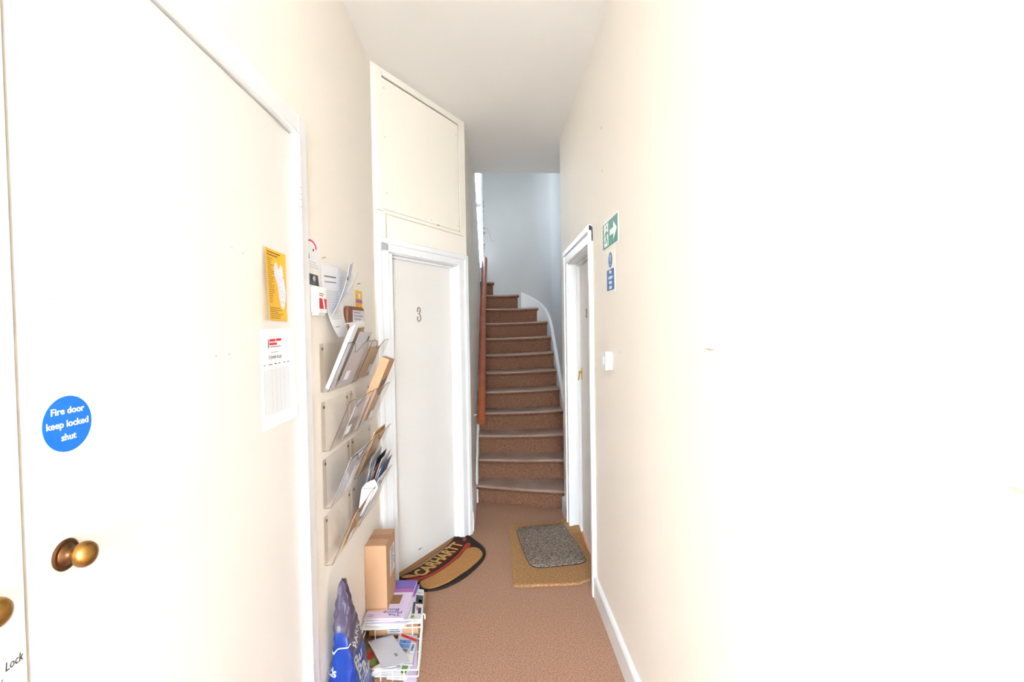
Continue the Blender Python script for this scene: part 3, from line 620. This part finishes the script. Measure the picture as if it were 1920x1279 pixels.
# plaque
pq = thing('plaque', (XL, 2.24, 1.49), 'brown wooden plaque with engraved metal plate leaning on the wall', 'plaque')
fP = Fr((XL+.002, 2.245, 1.555), (.08, 1, 0), (0, 0, 1))
hw, hh, rc = .105, .062, .022
rr_ = []
for cx, cy, a0 in ((hw-rc, hh-rc, 0), (-hw+rc, hh-rc, 90), (-hw+rc, -hh+rc, 180), (hw-rc, -hh+rc, 270)):
    rr_ += [(cx+rc*math.cos(math.radians(a0+t)), cy+rc*math.sin(math.radians(a0+t))) for t in range(0, 91, 15)]
MB().plate(fP, rr_, .006, .03).build('board', 'plaquewood', pq, .004)
MB().rect(fP, -.045, .094, -.052, .045, .03, .032).build('metal_plate', 'pagegrey', pq)
tag(textlines(fP, -.035, .085, -.04, .034, 6, .005, .032, 21).build('engraving', 'greyprint', pq), kind='stuff')
MB().box(XL, XL+.02, 2.17, 2.22, 1.487, 1.493).build('support_peg', 'screw', pq)
yl = thing('yellow_label', (XL, 2.4, 1.55), 'narrow yellow label with purple bands beside the plaque', 'label')
MB().rect(fW, 2.345, 2.46, 1.552, 1.703, 0, .001).build('label_sheet', 'yellow', yl)
for z, h in ((1.643, .017), (1.588, .02)): MB().rect(fW, 2.348, 2.457, z, z+h, .001, .0014).build('purple_band', 'magenta', yl)
MB().rect(fW, 2.39, 2.43, 1.667, 1.69, .001, .0014).build('pale_mark', 'paper', yl); MB().rect(fW, 2.37, 2.45, 1.553, 1.556, .001, .0016).build('black_edge', 'black', yl)
for y, z, lb in ((2.385, 1.735, 'small nail in the wall above the yellow label'), (1.905, 1.79, 'small nail in the wall above the typed letter')):
    tag(MB().tube([(XL-.004, y, z), (XL+.014, y, z+.003)], .0022, 8).build('nail', 'steel'), lb, 'nail')

# ------------------------------------------------------------------ post pockets: two columns of four
PH, PW, PB_, PT = .187, .345, .028, .108
rowname = ['top', 'second', 'third', 'bottom']; colname = ['near', 'far']
def pocket(y, z, lab):
    t = thing('post_pocket', (XL, y+PW/2, z), lab, 'letter rack', 'clear wall pockets for post')
    th = .0028
    bp = MB().box(XL+.001, XL+.001+th, y, y+PW, z, z+PH).build('back_panel', 'acrylic', t)
    fe = Fr((XL+.004, y, z), (1, 0, 0), (0, 0, 1)); pr = [(0, 0), (PB_-.006, 0), (PB_, .004), (PT, PH), (0, PH)]
    for yy in (y, y+PW-th): MB().plate(Fr((XL+.004, yy, z), (1, 0, 0), (0, 0, 1)), pr, 0, -th).build('end_panel', 'acrylic', t)
    MB().box(XL+.004, XL+PB_, y+th, y+PW-th, z, z+th).build('bottom_panel', 'acrylic', t)
    # front panel with a wavy finger notch in its rim
    up = Vector((PT-PB_, 0, PH)); L = up.length
    ff = Fr((XL+.004+PB_, y, z), (0, 1, 0), up)
    rim = [(PW, L), (PW*.82, L), (PW*.72, L-.004), (PW*.62, L-.022), (PW*.54, L-.040), (PW*.48, L-.046), (PW*.42, L-.040), (PW*.36, L-.018), (PW*.28, L-.003), (PW*.18, L), (0, L)]
    fp = MB().plate(ff, [(0, 0), (PW, 0)]+rim, -th, 0).build('front_panel', 'acrylicflange', t)
    MB().tube([ff.p(a, b, -th/2) for a, b in rim], .0018, 6).build('front_rim', 'acrylicedge', fp)
    MB().tube([(XL+.004+PT, y+th/2, z+PH), (XL+.004+PB_, y+th/2, z+.004), (XL+.006, y+th/2, z+.001)], .0016, 6).build('end_rim', 'acrylicedge', t)
    for ya_ in (y, y+PW-.036): MB().box(XL+.004, XL+.0055, ya_, ya_+.036, z+.002, z+PH-.002).build('fixing_flange', 'acrylicflange', bp)
    MB().rect(ff, PW*.40, PW*.56, .035, .075, .0003, .0008).build('number_sticker', 'paper', fp)
    for yy in (y+.028, y+PW-.028): MB().lathe((XL+.004, yy, z+PH-.022), (1, 0, 0), [(.006, 0), (.006, .002), (.003, .0035)], 12).build('screw', 'screw', bp)
    return ff
ZR = [1.272, 1.046, .826, .606]
YC = [1.842, 2.205]
FF = {}
for ci in range(2):
    for ri in range(4):
        FF[ci, ri] = pocket(YC[ci], ZR[ri], 'clear acrylic post pocket, %s row, %s column of the wall rack' % (rowname[ri], colname[ci]))
def piece(name, ci, ri, y0, w, h, back, th, m, label, cat, tilt=0, group=None, bottom=.008, lean=0):
    """a flat item standing in a pocket, parallel to its slanted front; back = distance behind the front panel"""
    ff = FF[ci, ri]; f = Fr(ff.o, ff.x, ff.y); c, s = math.cos(tilt), math.sin(tilt); yv = (f.y-f.n*lean).normalized(); f2 = Fr(f.o, f.x, yv)
    pts = [(0, 0), (w, 0), (w, h), (0, h)]; pts = [(y0+a*c-b*s, bottom+a*s+b*c) for a, b in pts]
    o = MB().plate(f2, pts, -back-th, -back).build(name, m, None, min(.0006, th*.3))
    return tag(o, label, cat, group), f2, back
for i in range(4):
    piece('envelope', 0, 0, .010+.003*i, .055+.03*(i==3), .268-.007*i, .004+.0046*i, .004, ['envblue', 'paper', 'envblue', 'paper'][i], ['bluish white envelope at the front of the near top pocket', 'thick white envelope second in the near top pocket', 'cool white envelope third in the near top pocket', 'white envelope fourth in the near top pocket'][i], 'envelope', .0)
piece('envelope', 0, 0, .08, .2, .242, .0325, .006, 'manila', 'manila envelope standing behind the white post, near top pocket', 'envelope', .03)
o, f2, bk = piece('letter', 0, 0, .105, .2, .24, .0025, .0012, 'pagegrey', 'grey printed letter rising through the notch, near top pocket', 'letter', -.02)
MB().rect(f2, .17, .24, .15, .20, -.0024, -.0016).build('address_block', 'faintprint', o); MB().rect(f2, .268, .285, .205, .226, -.0024, -.0016).build('black_mark', 'black', o)
cv = MB(); fA1 = FF[0, 0]
cv.sheet(lambda u, v: fA1.p(.10+.2*v, .235+.028*math.sin(u*2.6)+.012*v, -.038-.03*u), 6, 4, .0015); tag(cv.build('folded_paper', 'paper2', smooth=True), 'paper folded over the top of the near top pocket', 'paper')
piece('envelope', 0, 1, .16, .15, .17, .006, .003, 'pagegrey', 'single grey envelope in the near second pocket', 'envelope')
piece('envelope', 0, 2, .03, .25, .175, .006, .002, 'envblue', 'thin bluish envelope in the near third pocket', 'envelope')
piece('envelope', 0, 2, .07, .24, .18, .011, .003, 'pagegrey', 'grey envelope behind the bluish one, near third pocket', 'envelope', .03)
o, f2, bk = piece('leaflet', 0, 2, .15, .10, .12, .002, .002, 'paper', 'crumpled white note at the front of the near third pocket', 'leaflet', -.08)
piece('envelope', 0, 3, .11, .16, .165, .005, .003, 'manila', 'brown envelope in the near bottom pocket', 'envelope')
piece('envelope', 1, 0, .03, .2, .16, .006, .003, 'manila', 'brown envelope in the far top pocket', 'envelope')
for i in range(3): piece('envelope', 1, 2, .02+.02*i, .22, .19+.008*i, .005+.0065*i, .005, ['manila', 'tan', 'manila'][i], ['front brown envelope in the far third pocket', 'darker tan envelope second in the far third pocket', 'rear brown envelope in the far third pocket'][i], 'envelope', -.02*i)
piece('envelope', 1, 1, .03, .045, .15, .012, .003, 'pagegrey', 'small grey envelope at the near end of the far second pocket', 'envelope')
# kraft parcel with script lettering
kf = FF[1, 1]; kx = thing('parcel', kf.p(.12, .01, -.02), 'slim kraft parcel with script lettering leaning out of a wall pocket', 'parcel')
f2 = Fr(kf.p(0, 0, 0), kf.x, kf.y); ti = -.06; c_, s_ = math.cos(ti), math.sin(ti)
kq = [(.085+a*c_-b*s_, .030+a*s_+b*c_) for a, b in ((0, 0), (.135, 0), (.135, .317), (0, .317))]
kc = MB().plate(f2, kq, -.044, -.004).build('carton', 'card', kx, .0015)
MB().plate(f2, [(.085+a*c_-b*s_, .012+a*s_+b*c_) for a, b in ((.02, .336), (.115, .336), (.115, .3365), (.02, .3365))], -.045, -.01).build('end_flap', 'cardtape', kc)
text('lettering', 'Boots', .062, f2, 'darkgrey', kc, (.165, .225), -.0036, shear=.5, bold=.012, wide=.72, rot=.25)
lo_ = MB(); lo_.tube([f2.p(.135+.055*math.cos(t), .205+.018*math.sin(t)+.012*math.cos(t), -.0034) for t in [math.radians(d) for d in range(170, 400, 15)]], .0012, 5); lo_.build('lettering_flourish', 'darkgrey', kc)
# bottom far pocket: many leaflets
cols = ['paper', 'navy', 'envblue', 'darkgrey', 'paper', 'rust', 'pagegrey', 'paper', 'black', 'envblue', 'paper2', 'pagegrey']
names = ['white', 'navy blue', 'pale blue', 'charcoal', 'plain white', 'rusty red', 'grey', 'glossy white', 'black', 'light blue', 'ivory', 'silvery grey']
for i in range(12):
    piece('leaflet', 1, 3, .03+.012*(i % 5)+.05*(i > 5), .2, .222+.012*((i*5) % 7), .003+.0026*i, .002, cols[i], '%s leaflet in the packed far bottom pocket, number %s from its front' % (names[i], ['one', 'two', 'three', 'four', 'five', 'six', 'seven', 'eight', 'nine', 'ten', 'eleven', 'twelve'][i]), 'leaflet', -.03+.012*(i % 4), 'leaflets in the far bottom pocket', lean=.014*i)
# big white envelope with open flap, resting at the near end of that pocket
we = thing('open_envelope', (XL+.05, 2.215, .68), 'white envelope with a pointed open flap at the near end of the leaflets', 'envelope')
fe = Fr((XL+.018, 2.2115, .655), (1, .05, 0), (.12, 0, 1))
MB().plate(fe, [(.008, 0), (.022, 0), (.086, .125), (.012, .125)], .0, .0025).build('pocket', 'paper', we); MB().plate(fe, [(.012, .127), (.086, .127), (.078, .150), (.066, .168), (.030, .152)], .0, .0012).build('flap', 'paper', we)

# ================================================================== FLOOR MATS
def mat_slab(name, pts, z0, th, m, par=None, bev=.003):
    return MB().plate(Fr((0, 0, z0), (1, 0, 0), (0, 1, 0)), pts, 0, th).build(name, m, par, bev)
def smoothpoly(pts, it=2):
    for _ in range(it):
        q = []; n = len(pts)
        for i in range(n):
            a, b = pts[i], pts[(i+1) % n]; q += [(a[0]*.75+b[0]*.25, a[1]*.75+b[1]*.25), (a[0]*.25+b[0]*.75, a[1]*.25+b[1]*.75)]
        pts = q
    return pts
def gz(pxs, z=.0): return [tuple(on_z(a, b, z)[:2]) for a, b in pxs]
def hd(pts): return [(735+a*180/1920, 1000+b*115/1227) for a, b in pts]
hm = thing('hot_dog_mat', (-.3, 3.05, 0), 'hot dog shaped coir doormat in front of the door numbered 3', 'doormat')
outl = gz([(738, 1092), (760, 1106), (795.5, 1111), (823, 1109), (855.6, 1095.6), (882, 1078), (906, 1054), (912, 1039), (907, 1028), (893, 1017), (879, 1006), (862, 1005), (853, 1009), (846, 1019), (829, 1036.6), (796.6, 1060.6), (768, 1076)])
mat_slab('mat_base', smoothpoly(outl), 0, .013, 'coirblack', hm)
mat_slab('bun', smoothpoly(gz(hd([(540, 990), (600, 940), (820, 850), (1060, 700), (1250, 560), (1370, 460), (1450, 340), (1560, 280), (1700, 280), (1800, 360), (1820, 430), (1740, 540), (1560, 700), (1400, 800), (1180, 950), (960, 1050), (760, 1110), (600, 1090)]), .015)), .011, .006, 'coirbun', hm)
sg_ = mat_slab('sausage', smoothpoly(gz(hd([(150, 900), (430, 840), (560, 780), (600, 700), (820, 560), (1060, 380), (1180, 280), (1240, 180), (1340, 130), (1440, 200), (1380, 330), (1250, 440), (1060, 590), (860, 730), (640, 840), (380, 900), (200, 930)]), .015)), .011, .005, 'coirmaroon', hm)
mat_slab('ketchup', smoothpoly(gz(hd([(240, 930), (430, 900), (640, 870), (860, 770), (1060, 640), (1250, 490), (1380, 350), (1480, 200), (1540, 180), (1580, 230), (1540, 290), (1430, 340), (1330, 480), (1160, 620), (950, 760), (760, 860), (620, 900), (480, 990), (380, 970)]), .016)), .0112, .0065, 'coirred', hm)
mat_slab('bun_tip', smoothpoly(gz(hd([(160, 880), (300, 830), (420, 830), (560, 850), (400, 880), (260, 900)]), .016), 1), .0122, .0055, 'coirbun', hm)
mat_slab('bun_tip', smoothpoly(gz(hd([(1400, 90), (1480, 80), (1490, 130), (1430, 160)]), .016), 1), .0112, .0055, 'coirred', hm)
# lettering along the sausage
sa = Vector((*gz(hd([(655, 740)]), .016)[0], 0)); sb = Vector((*gz(hd([(1290, 245)]), .016)[0], 0)); tx = (sb-sa).normalized(); L_ = (sb-sa).length
for i, ch in enumerate('CARHARTT'):
    t = -.10+1.13*i/7; c0 = sa+tx*(L_*t); bow = .018*math.sin(math.pi*min(max(t, 0), 1)); ny = Vector((-tx.y, tx.x, 0))
    fC = Fr(c0-ny*bow*.3+Vector((0, 0, .016)), tx, ny)
    text('letter', ch, .118, fC, 'coiryellow', sg_, (0, 0), 0, bold=.022, wide=.80, depth=.0016)
# coir mat, far right corner rides up the door frame
cm = thing('coir_mat', (.34, 3.15, 0), 'large tan coir doormat curling up against the door numbered 2', 'doormat')
cp = [(.088, 2.752), (.44, 2.764), (.52, 2.785), (.575, 2.85), (.60, 2.95), (.612, 3.2), (.607, 3.44), (.545, 3.66), (.49, 3.66), (.30, 3.62), (.092, 3.595)]
def cz(x, y): return .075*max(0, min(1, (x-.43)/.15))**1.5*max(0, min(1, (y-3.36)/.26))**1.3
mb = MB(); nu, nv = 22, 30
def cmf(u, v):
    y = 2.755+.86*v; x1 = .60
    if v < .12: x1 = .46+.14*math.sin(math.pi/2*v/.12)
    if v > .86: x1 = .60-.075*(v-.86)/.14
    x = .088+(x1-.088)*u; 
    return Vector((x, y+.02*u*v, .017+cz(x, y)+.0012*math.sin(x*60+y*23)))
mb.sheet(lambda u, v: cmf(u, v), nu, nv, .0165); mb.build('mat_pile', 'coir', cm, smooth=True)
ed = MB(); epts = [cmf(i/20, 0)+Vector((0, 0, -.008)) for i in range(21)]+[cmf(1, i/30)+Vector((0, 0, -.008)) for i in range(1, 31)]
ed.tube(epts, .009, 8); ed.build('bound_edge', 'coir', cm, smooth=True)
gm = thing('grey_mat', (.36, 3.25, .018), 'grey brown rubber backed mat lying on the coir mat', 'doormat')
gpts = smoothpoly([(.135, 3.50), (.17, 3.545), (.47, 3.575), (.50, 3.56), (.568, 3.07), (.56, 3.0), (.52, 2.97), (.30, 2.935), (.225, 2.945), (.19, 3.0)], 2)
def slab_over(name, pts, m, par, lift, th):
    cx = sum(p[0] for p in pts)/len(pts); cyy = sum(p[1] for p in pts)/len(pts); n = len(pts); rings = [1, .985, .8, .55, .3]; vs = []; hgt = lambda x, y: .019+cz(x, y)
    for ri, k_ in enumerate(rings):
        for x, y in pts:
            xx, yy = cx+(x-cx)*k_, cyy+(y-cyy)*k_; vs.append((xx, yy, hgt(xx, yy)+lift+(th if ri else th*.6)))
    vs.append((cx, cyy, hgt(cx, cyy)+lift+th)); base = len(vs)
    for x, y in pts: vs.append((x, y, hgt(x, y)+lift))
    f = [(r_*n+i, r_*n+(i+1) % n, (r_+1)*n+(i+1) % n, (r_+1)*n+i) for r_ in range(len(rings)-1) for i in range(n)]+[((len(rings)-1)*n+i, (len(rings)-1)*n+(i+1) % n, base-1) for i in range(n)]
    f += [(base+(i+1) % n, base+i, i, (i+1) % n) for i in range(n)]+[tuple(range(base, base+n))[::-1]]
    return MB().add(vs, f).build(name, m, par, smooth=True)
slab_over('rubber_backing', [(.36+(x-.36)*1.012, 3.25+(y-3.25)*1.012) for x, y in gpts], 'black', gm, 0, .003); slab_over('mat_pile', gpts, 'greymat', gm, .003, .008)

# ================================================================== POST ON THE FLOOR
# wire basket
wk = thing('wire_basket', (-.5, 2.3, 0), 'low white wire basket of post on the carpet by the left wall', 'basket')
wr_ = .0028
x0, x1 = -.645, -.362
def wire(name, pts, r_=wr_): return MB().tube(pts, r_, 6).build(name, 'wire', wk, smooth=True)
xs1 = lambda y: -.350-.024*(y-2.04)/.28 if y < 2.32 else -.374
for z in (.022, .05): wire('cross_wire', [(-.535, 2.045, z), (xs1(2.045), 2.035, z)])
for z in (.062, .082, .10): wire('cross_wire', [(x0, 2.315, z-.004), (xs1(2.32), 2.315, z)])
wire('rim_wire', [(xs1(2.035), 2.035, .05), (xs1(2.2), 2.2, .078), (-.374, 2.318, .104)], .0042)
wire('rim_wire', [(xs1(2.035), 2.035, .022), (-.362, 2.2, .03), (-.374, 2.318, .05)], .003)
for z in (.05, .104): wire('rim_wire', [(x0, 2.1, .03+.01*z), (x0, 2.315, z)], .003)
for x in (-.51, -.46, -.41): wire('upright_wire', [(x, 2.042, .004), (x, 2.04, .05)])
for x in (-.60, -.42, -.376): wire('upright_wire', [(x, 2.316, .004), (x, 2.316, .1)])
for y in (2.12, 2.22, 2.316): wire('base_wire', [(x0, y, .004), (xs1(y), y, .004)])
wire('hook', [(-.374, 2.318, .05), (-.372, 2.318, .118), (-.366, 2.32, .124), (-.36, 2.322, .116), (-.36, 2.322, .098)], .0036)
# contents
def flat(name, pxs, z, th, m, label, cat, group=None, curl=0):
    v = [on_z(a, b, z+th) for a, b in pxs]; mb = MB()
    mb.sheet(lambda u, w: v[0].lerp(v[1], u).lerp(v[3].lerp(v[2], u), w)+Vector((0, 0, curl*(math.sin(math.pi*w)))), 6, 8, -th)
    o = mb.build(name, m); tag(o, label, cat, group); return o, v
def patch(o, v, u0, u1, w0, w1, m, name='print_patch', lift=.0006, curl=0):
    c = lambda u, w: v[0].lerp(v[1], u).lerp(v[3].lerp(v[2], u), w)+Vector((0, 0, lift+curl*math.sin(math.pi*w)))
    return MB().sheet(lambda a, b: c(u0+(u1-u0)*a, w0+(w1-w0)*b), 3, 3, .0003).build(name, m, o)
lb = thing('flat_carton', (-.52, 2.42, .02), 'brown carton with a printed white label under the phone books', 'carton')
MB().box(-.635, -.395, 2.335, 2.62, .012, .062).build('carton', 'card', lb, .002); MB().box(-.545, -.475, 2.3343, 2.335, .022, .058).build('white_label', 'pagegrey', lb); MB().box(-.635, -.6, 2.3345, 2.335, .014, .06).build('tape', 'cardtape', lb)
fT = Fr((-.51, 2.3343, .045), (1, 0, 0), (0, 0, 1)); tag(textlines(fT, -.025, .025, -.012, .008, 3, .004, .0003, 31).build('label_print', 'darkgrey', lb), kind='stuff')
o, v = flat('magazine', [(690, 1200), (712, 1200), (705, 1250), (684, 1250)], .010, .004, 'tan', 'magazine with red and brown pictures beside the blue bag', 'magazine')
for i, (u0, u1, w0, w1, m) in enumerate(((.1, .5, .05, .3, 'rust'), (.45, .95, .25, .55, 'carddark'), (.15, .6, .5, .75, 'redprint'), (.5, .9, .7, .95, 'leafgreen'), (.1, .4, .78, .96, 'pagegrey'))): patch(o, v, u0, u1, w0, w1, m)
o, v = flat('magazine', [(748, 1188), (783, 1191), (774, 1246), (738, 1243)], .014, .008, 'pagegrey', 'property magazine with blue photo and red corner banner in the basket', 'magazine')
for u0, u1, w0, w1, m in ((.12, .7, .22, .34, 'sky'), (.1, .68, .36, .5, 'sky'), (.25, .45, .26, .31, 'navy'), (.74, .97, .3, .66, 'envblue'), (.78, .93, .34, .58, 'sky'), (.15, .6, .53, .62, 'greyprint'), (.1, .95, .68, .97, 'paper2')): patch(o, v, u0, u1, w0, w1, m)
c = lambda u, w: v[0].lerp(v[1], u).lerp(v[3].lerp(v[2], u), w)+Vector((0, 0, .001))
MB().sheet(lambda a, b: c(.15+.85*a, .0+.16*a+.10*b), 3, 2, .0003).build('red_banner', 'redprint', o)
o, v = flat('leaflet', [(770, 1235), (783, 1196), (781, 1279), (756, 1279)], .006, .003, 'lilac', 'lilac leaflet along the right rim of the basket', 'leaflet'); patch(o, v, .0, .5, .1, .5, 'magenta')
o, v = flat('leaflet', [(733, 1238), (772, 1241), (762, 1274), (725, 1272)], .007, .005, 'paper', 'white leaflet with a green leafy picture at the basket front', 'leaflet'); patch(o, v, .62, .9, .05, .7, 'leafgreen'); patch(o, v, .1, .5, .15, .4, 'faintprint')
nm5 = ['lowest', 'second', 'third', 'fourth', 'uppermost']
for i in range(5):
    flat('envelope', [(700+i*3, 1250-i*1.5), (744-i*3, 1246-i*1.5), (752-i*2, 1262-i*3.2), (695+i, 1268-i*3.2)], .012+.0032*i, .0026, ['paper', 'paper2', 'paper', 'pagegrey', 'paper'][i], '%s envelope of the white stack near the basket front' % nm5[i], 'envelope', 'stacked envelopes in the wire basket')
o, v = flat('envelope', [(690, 1203), (736, 1190), (768.6, 1240), (717.5, 1254)], .034, .002, 'pagegrey', 'large creased white envelope lying on top of the basket post', 'envelope', curl=.003)
patch(o, v, .0, 1, .53, .54, 'faintprint', 'crease', curl=.003); patch(o, v, .62, .72, .66, .76, 'greyprint', 'stamp', curl=.003); patch(o, v, .25, .3, .56, .64, 'scuff', 'red_mark', curl=.003); patch(o, v, .45, .6, .7, .82, 'faintprint', 'postmark', curl=.003); patch(o, v, .06, .14, .02, .06, 'greyprint', 'return_mark', curl=.003)
# papers right of the phone books
o, v = flat('magazine', [(766, 1101), (795, 1106), (792, 1163), (757, 1166)], .062, .010, 'paper2', 'glossy magazine with dark pictures jutting right of the phone books', 'magazine')
for u0, u1, w0, w1, m in ((.55, .98, .22, .5, 'darkgrey'), (.7, .92, .36, .46, 'faintprint'), (.4, .55, .45, .8, 'darkgrey'), (.72, .9, .62, .8, 'navy'), (.62, .7, .58, .7, 'pinkprint'), (.6, .9, .1, .16, 'faintprint')): patch(o, v, u0, u1, w0, w1, m)
f_ = [v[0].lerp(v[1], .42).lerp(v[3].lerp(v[2], .42), .88)+Vector((0, 0, .0006))][0]
MB().plate(Fr(f_, (1, 0, 0), (0, 1, 0)), circle(0, 0, .011, 20, .012), 0, .0004).build('green_roundel', 'leafgreen', o)
o, v = flat('letter', [(752, 1097), (781, 1099), (768, 1167), (736, 1170)], .074, .003, 'paper', 'loose white letter between magazine and phone books', 'letter')
o, v = flat('newspaper', [(664, 1146), (766, 1146), (762, 1176), (673, 1181)], .077, .004, 'paper', 'folded white paper under the two phone books', 'paper')
# phone books
def phonebook(dx, dy, z, rotz, label):
    t = thing('phone_book', (-.56, 2.5, z), label, 'phone book', 'lilac phone books')
    f = Fr(Vector((-.5555+dx, 2.505+dy, z)), (math.cos(rotz), math.sin(rotz), 0), (-math.sin(rotz), math.cos(rotz), 0)); w, h, th = .098, .178, .011
    MB().rect(f, -w+.001, w-.001, -h+.002, h-.002, .001, th-.0008).build('pages', 'paper2', t)
    fc = MB().rect(f, -w, w, -h, h, th-.0008, th).build('front_cover', 'lilac', t); MB().rect(f, -w, w, -h, h, 0, .0008).build('back_cover', 'lilac', t)
    MB().rect(f, -w, w, h-.09, h, th, th+.0003).build('purple_band', 'purple', fc); MB().rect(f, -w, w, h-.125, h-.09, th, th+.0003).build('magenta_band', 'magenta', fc)
    for a, b, c0, c1, m in ((-.05, .0, -.02, .03, 'leafgreen'), (-.05, .0, -.055, -.02, 'tan'), (.0, .05, -.055, .03, 'carddark'), (-.05, .0, -.085, -.055, 'navy')): MB().rect(f, a, b, c0, c1, th, th+.0003).build('cover_picture', m, fc)
    fu = Fr(f.o, -f.x, -f.y)
    for i, s in enumerate(('The', 'Phone', 'Book')): text('title_lettering', s, .030, fu, 'violet', fc, (-.045+.012*i-.0, .150-.0215*i), th+.0004, wide=1.25, bold=.006)
    text('logo_lettering', 'BT', .014, fu, 'violet', fc, (.072, .155), th+.0004)
    lg = MB(); lg.tube([fu.p(.072+.017*math.cos(a), .155+.011*math.sin(a), th+.0006) for a in [2*math.pi*k/24 for k in range(25)]], .0006, 4, False); lg.build('logo_ring', 'violet', fc)
    return t
phonebook(.012, -.025, .0815, -.05, 'lower of two lilac phone books stacked on the wire basket')
phonebook(0, 0, .0930, -.03, 'upper lilac phone book with its title upside down under the tall box')
# tall kraft box
tb = thing('cardboard_box', (-.607, 2.51, .1045), 'tall brown cardboard box standing on the phone books against the wall', 'box')
bx0, bx1, by0, by1, bz0, bz1 = -.6635, -.556, 2.392, 2.60, .1045, .432
ct = MB().box(bx0, bx1, by0, by1, bz0, bz1).build('carton', 'card', tb, .002)
MB().box(bx0+.001, bx1-.001, 2.47, 2.525, bz1, bz1+.0006).build('tape', 'cardtape', ct); MB().box(bx0+.003, bx1-.003, by0-.0002, by0+.001, bz0+.004, bz0+.012).build('bottom_fold', 'cardtape', ct)
MB().box(bx1, bx1+.0008, 2.47, 2.575, .235, .375).build('address_label', 'paper', ct)
fB = Fr((bx1+.0008, 0, 0), (0, 1, 0), (0, 0, 1)); tag(textlines(fB, 2.478, 2.57, .245, .365, 9, .006, 0, 17).build('label_print', 'darkgrey', ct), kind='stuff')

# blue plastic bag slumped against the wall
bg = thing('plastic_bag', (-.6, 1.93, 0), 'blue and plum plastic sack with white lettering propped by the basket', 'bag')
def bagring(t):
    """section at height fraction t: centre, half widths along x and y"""
    z = .535*t; cx = -.602-.004*t; k_ = max(1-t, 0)
    hx_ = .0022+.057*(k_**.55)*(1+.05*math.sin(6*t+.6)); yn = 1.80+.065*t**1.3; yf = 2.075-.19*t**.9
    return Vector((cx, (yn+yf)/2, z)), hx_, max((yf-yn)/2, .006)
EE = .36
def bagpt(t, ang, out=0):
    c, hx_, hy_ = bagring(t); ca, sa_ = math.cos(ang), math.sin(ang)
    x = math.copysign(abs(ca)**EE, ca); y = math.copysign(abs(sa_)**EE, sa_)
    k_ = 1-t; wob = .0035*math.sin(11*t+3*ang)+.0025*math.sin(27*t+5*ang)+.0018*math.sin(53*t-7*ang)
    fold = -.007*math.exp(-((x)/.22)**2)*k_*(1 if y < 0 else 0)
    return c+Vector((x*(hx_+out)+wob*x, y*(hy_+out)-fold*1.0+.5*wob*y, 0))
def tb(ang): return .60-.16*max(0, math.cos(ang))-.05*math.sin(ang)
def bagmesh(lo, hi, nt):
    na = 60; vs = [bagpt(lo(2*math.pi*k/na)+(hi(2*math.pi*k/na)-lo(2*math.pi*k/na))*i/nt, 2*math.pi*k/na) for i in range(nt+1) for k in range(na)]
    return MB().add(vs, [(i*na+k, i*na+(k+1) % na, (i+1)*na+(k+1) % na, (i+1)*na+k) for i in range(nt) for k in range(na)])
bb_ = bagmesh(lambda a: 0, tb, 26).build('blue_body', 'bag', bg, smooth=True); bagmesh(tb, lambda a: 1.0, 24).build('plum_top', 'bagdark', bg, smooth=True)
MB().sheet(lambda u, v: Vector((-.6065+.002*v, 1.862+.03*u, .505+.045*v*(1-.5*u))), 3, 3, .0012).build('top_seam', 'bagdark', bg)
def on_bag(side, a, z):
    """side: a = y on the hall-facing flank; front: a = x on the near gusset"""
    t = z/.535; c, hx_, hy_ = bagring(t)
    q = max(-.99, min(.99, (a-c.y)/hy_ if side else (a-c.x)/hx_)); sg = math.copysign(abs(q)**(1/EE), q)
    return bagpt(t, math.asin(sg) if side else -math.pi/2+math.asin(sg), .0016)
def bagtext(s, size, side, a0, z0, wide=1, shear=0, rot=0):
    o = text('tmp', s, size, Fr((0, 0, 0), (1, 0, 0), (0, 1, 0)), 'signwhite', None, (0, 0), 0, 'LEFT', .03, wide, shear, rot, depth=.0001); me = o.data; base = Vector(o.location)
    mb = MB().add([on_bag(side, a0+v.co.x+base.x, z0+v.co.y+base.y) for v in me.vertices], [tuple(p.vertices) for p in me.polygons])
    bpy.data.objects.remove(o, do_unlink=True); bpy.data.meshes.remove(me)
    return mb.build('lettering', 'signwhite', bb_)
bagtext('Bu', .058, 1, 1.845, .205, wide=1.7); bagtext('Pa', .058, 1, 1.86, .160, wide=1.7); bagtext('Can', .058, 1, 1.875, .115, wide=1.5)
bagtext('PARK', .052, 1, 1.868, .268, wide=.7, rot=.75); bagtext('ds', .05, 0, -.655, .205, shear=.2, wide=.75)
mb = MB(); n = 10
mb.add([on_bag(0, -.648+.085*k/n, .285-.018*math.sin(3.1*min(1, k/3.5))*(k < 4)+.012*k/n) for k in range(n+1)]+[on_bag(0, -.648+.085*k/n, .289-.015*math.sin(3.1*min(1, k/3.5))*(k < 4)+.012*k/n) for k in range(n+1)], [(k, k+1, n+2+k, n+1+k) for k in range(n)]); mb.build('white_flash', 'signwhite', bb_)
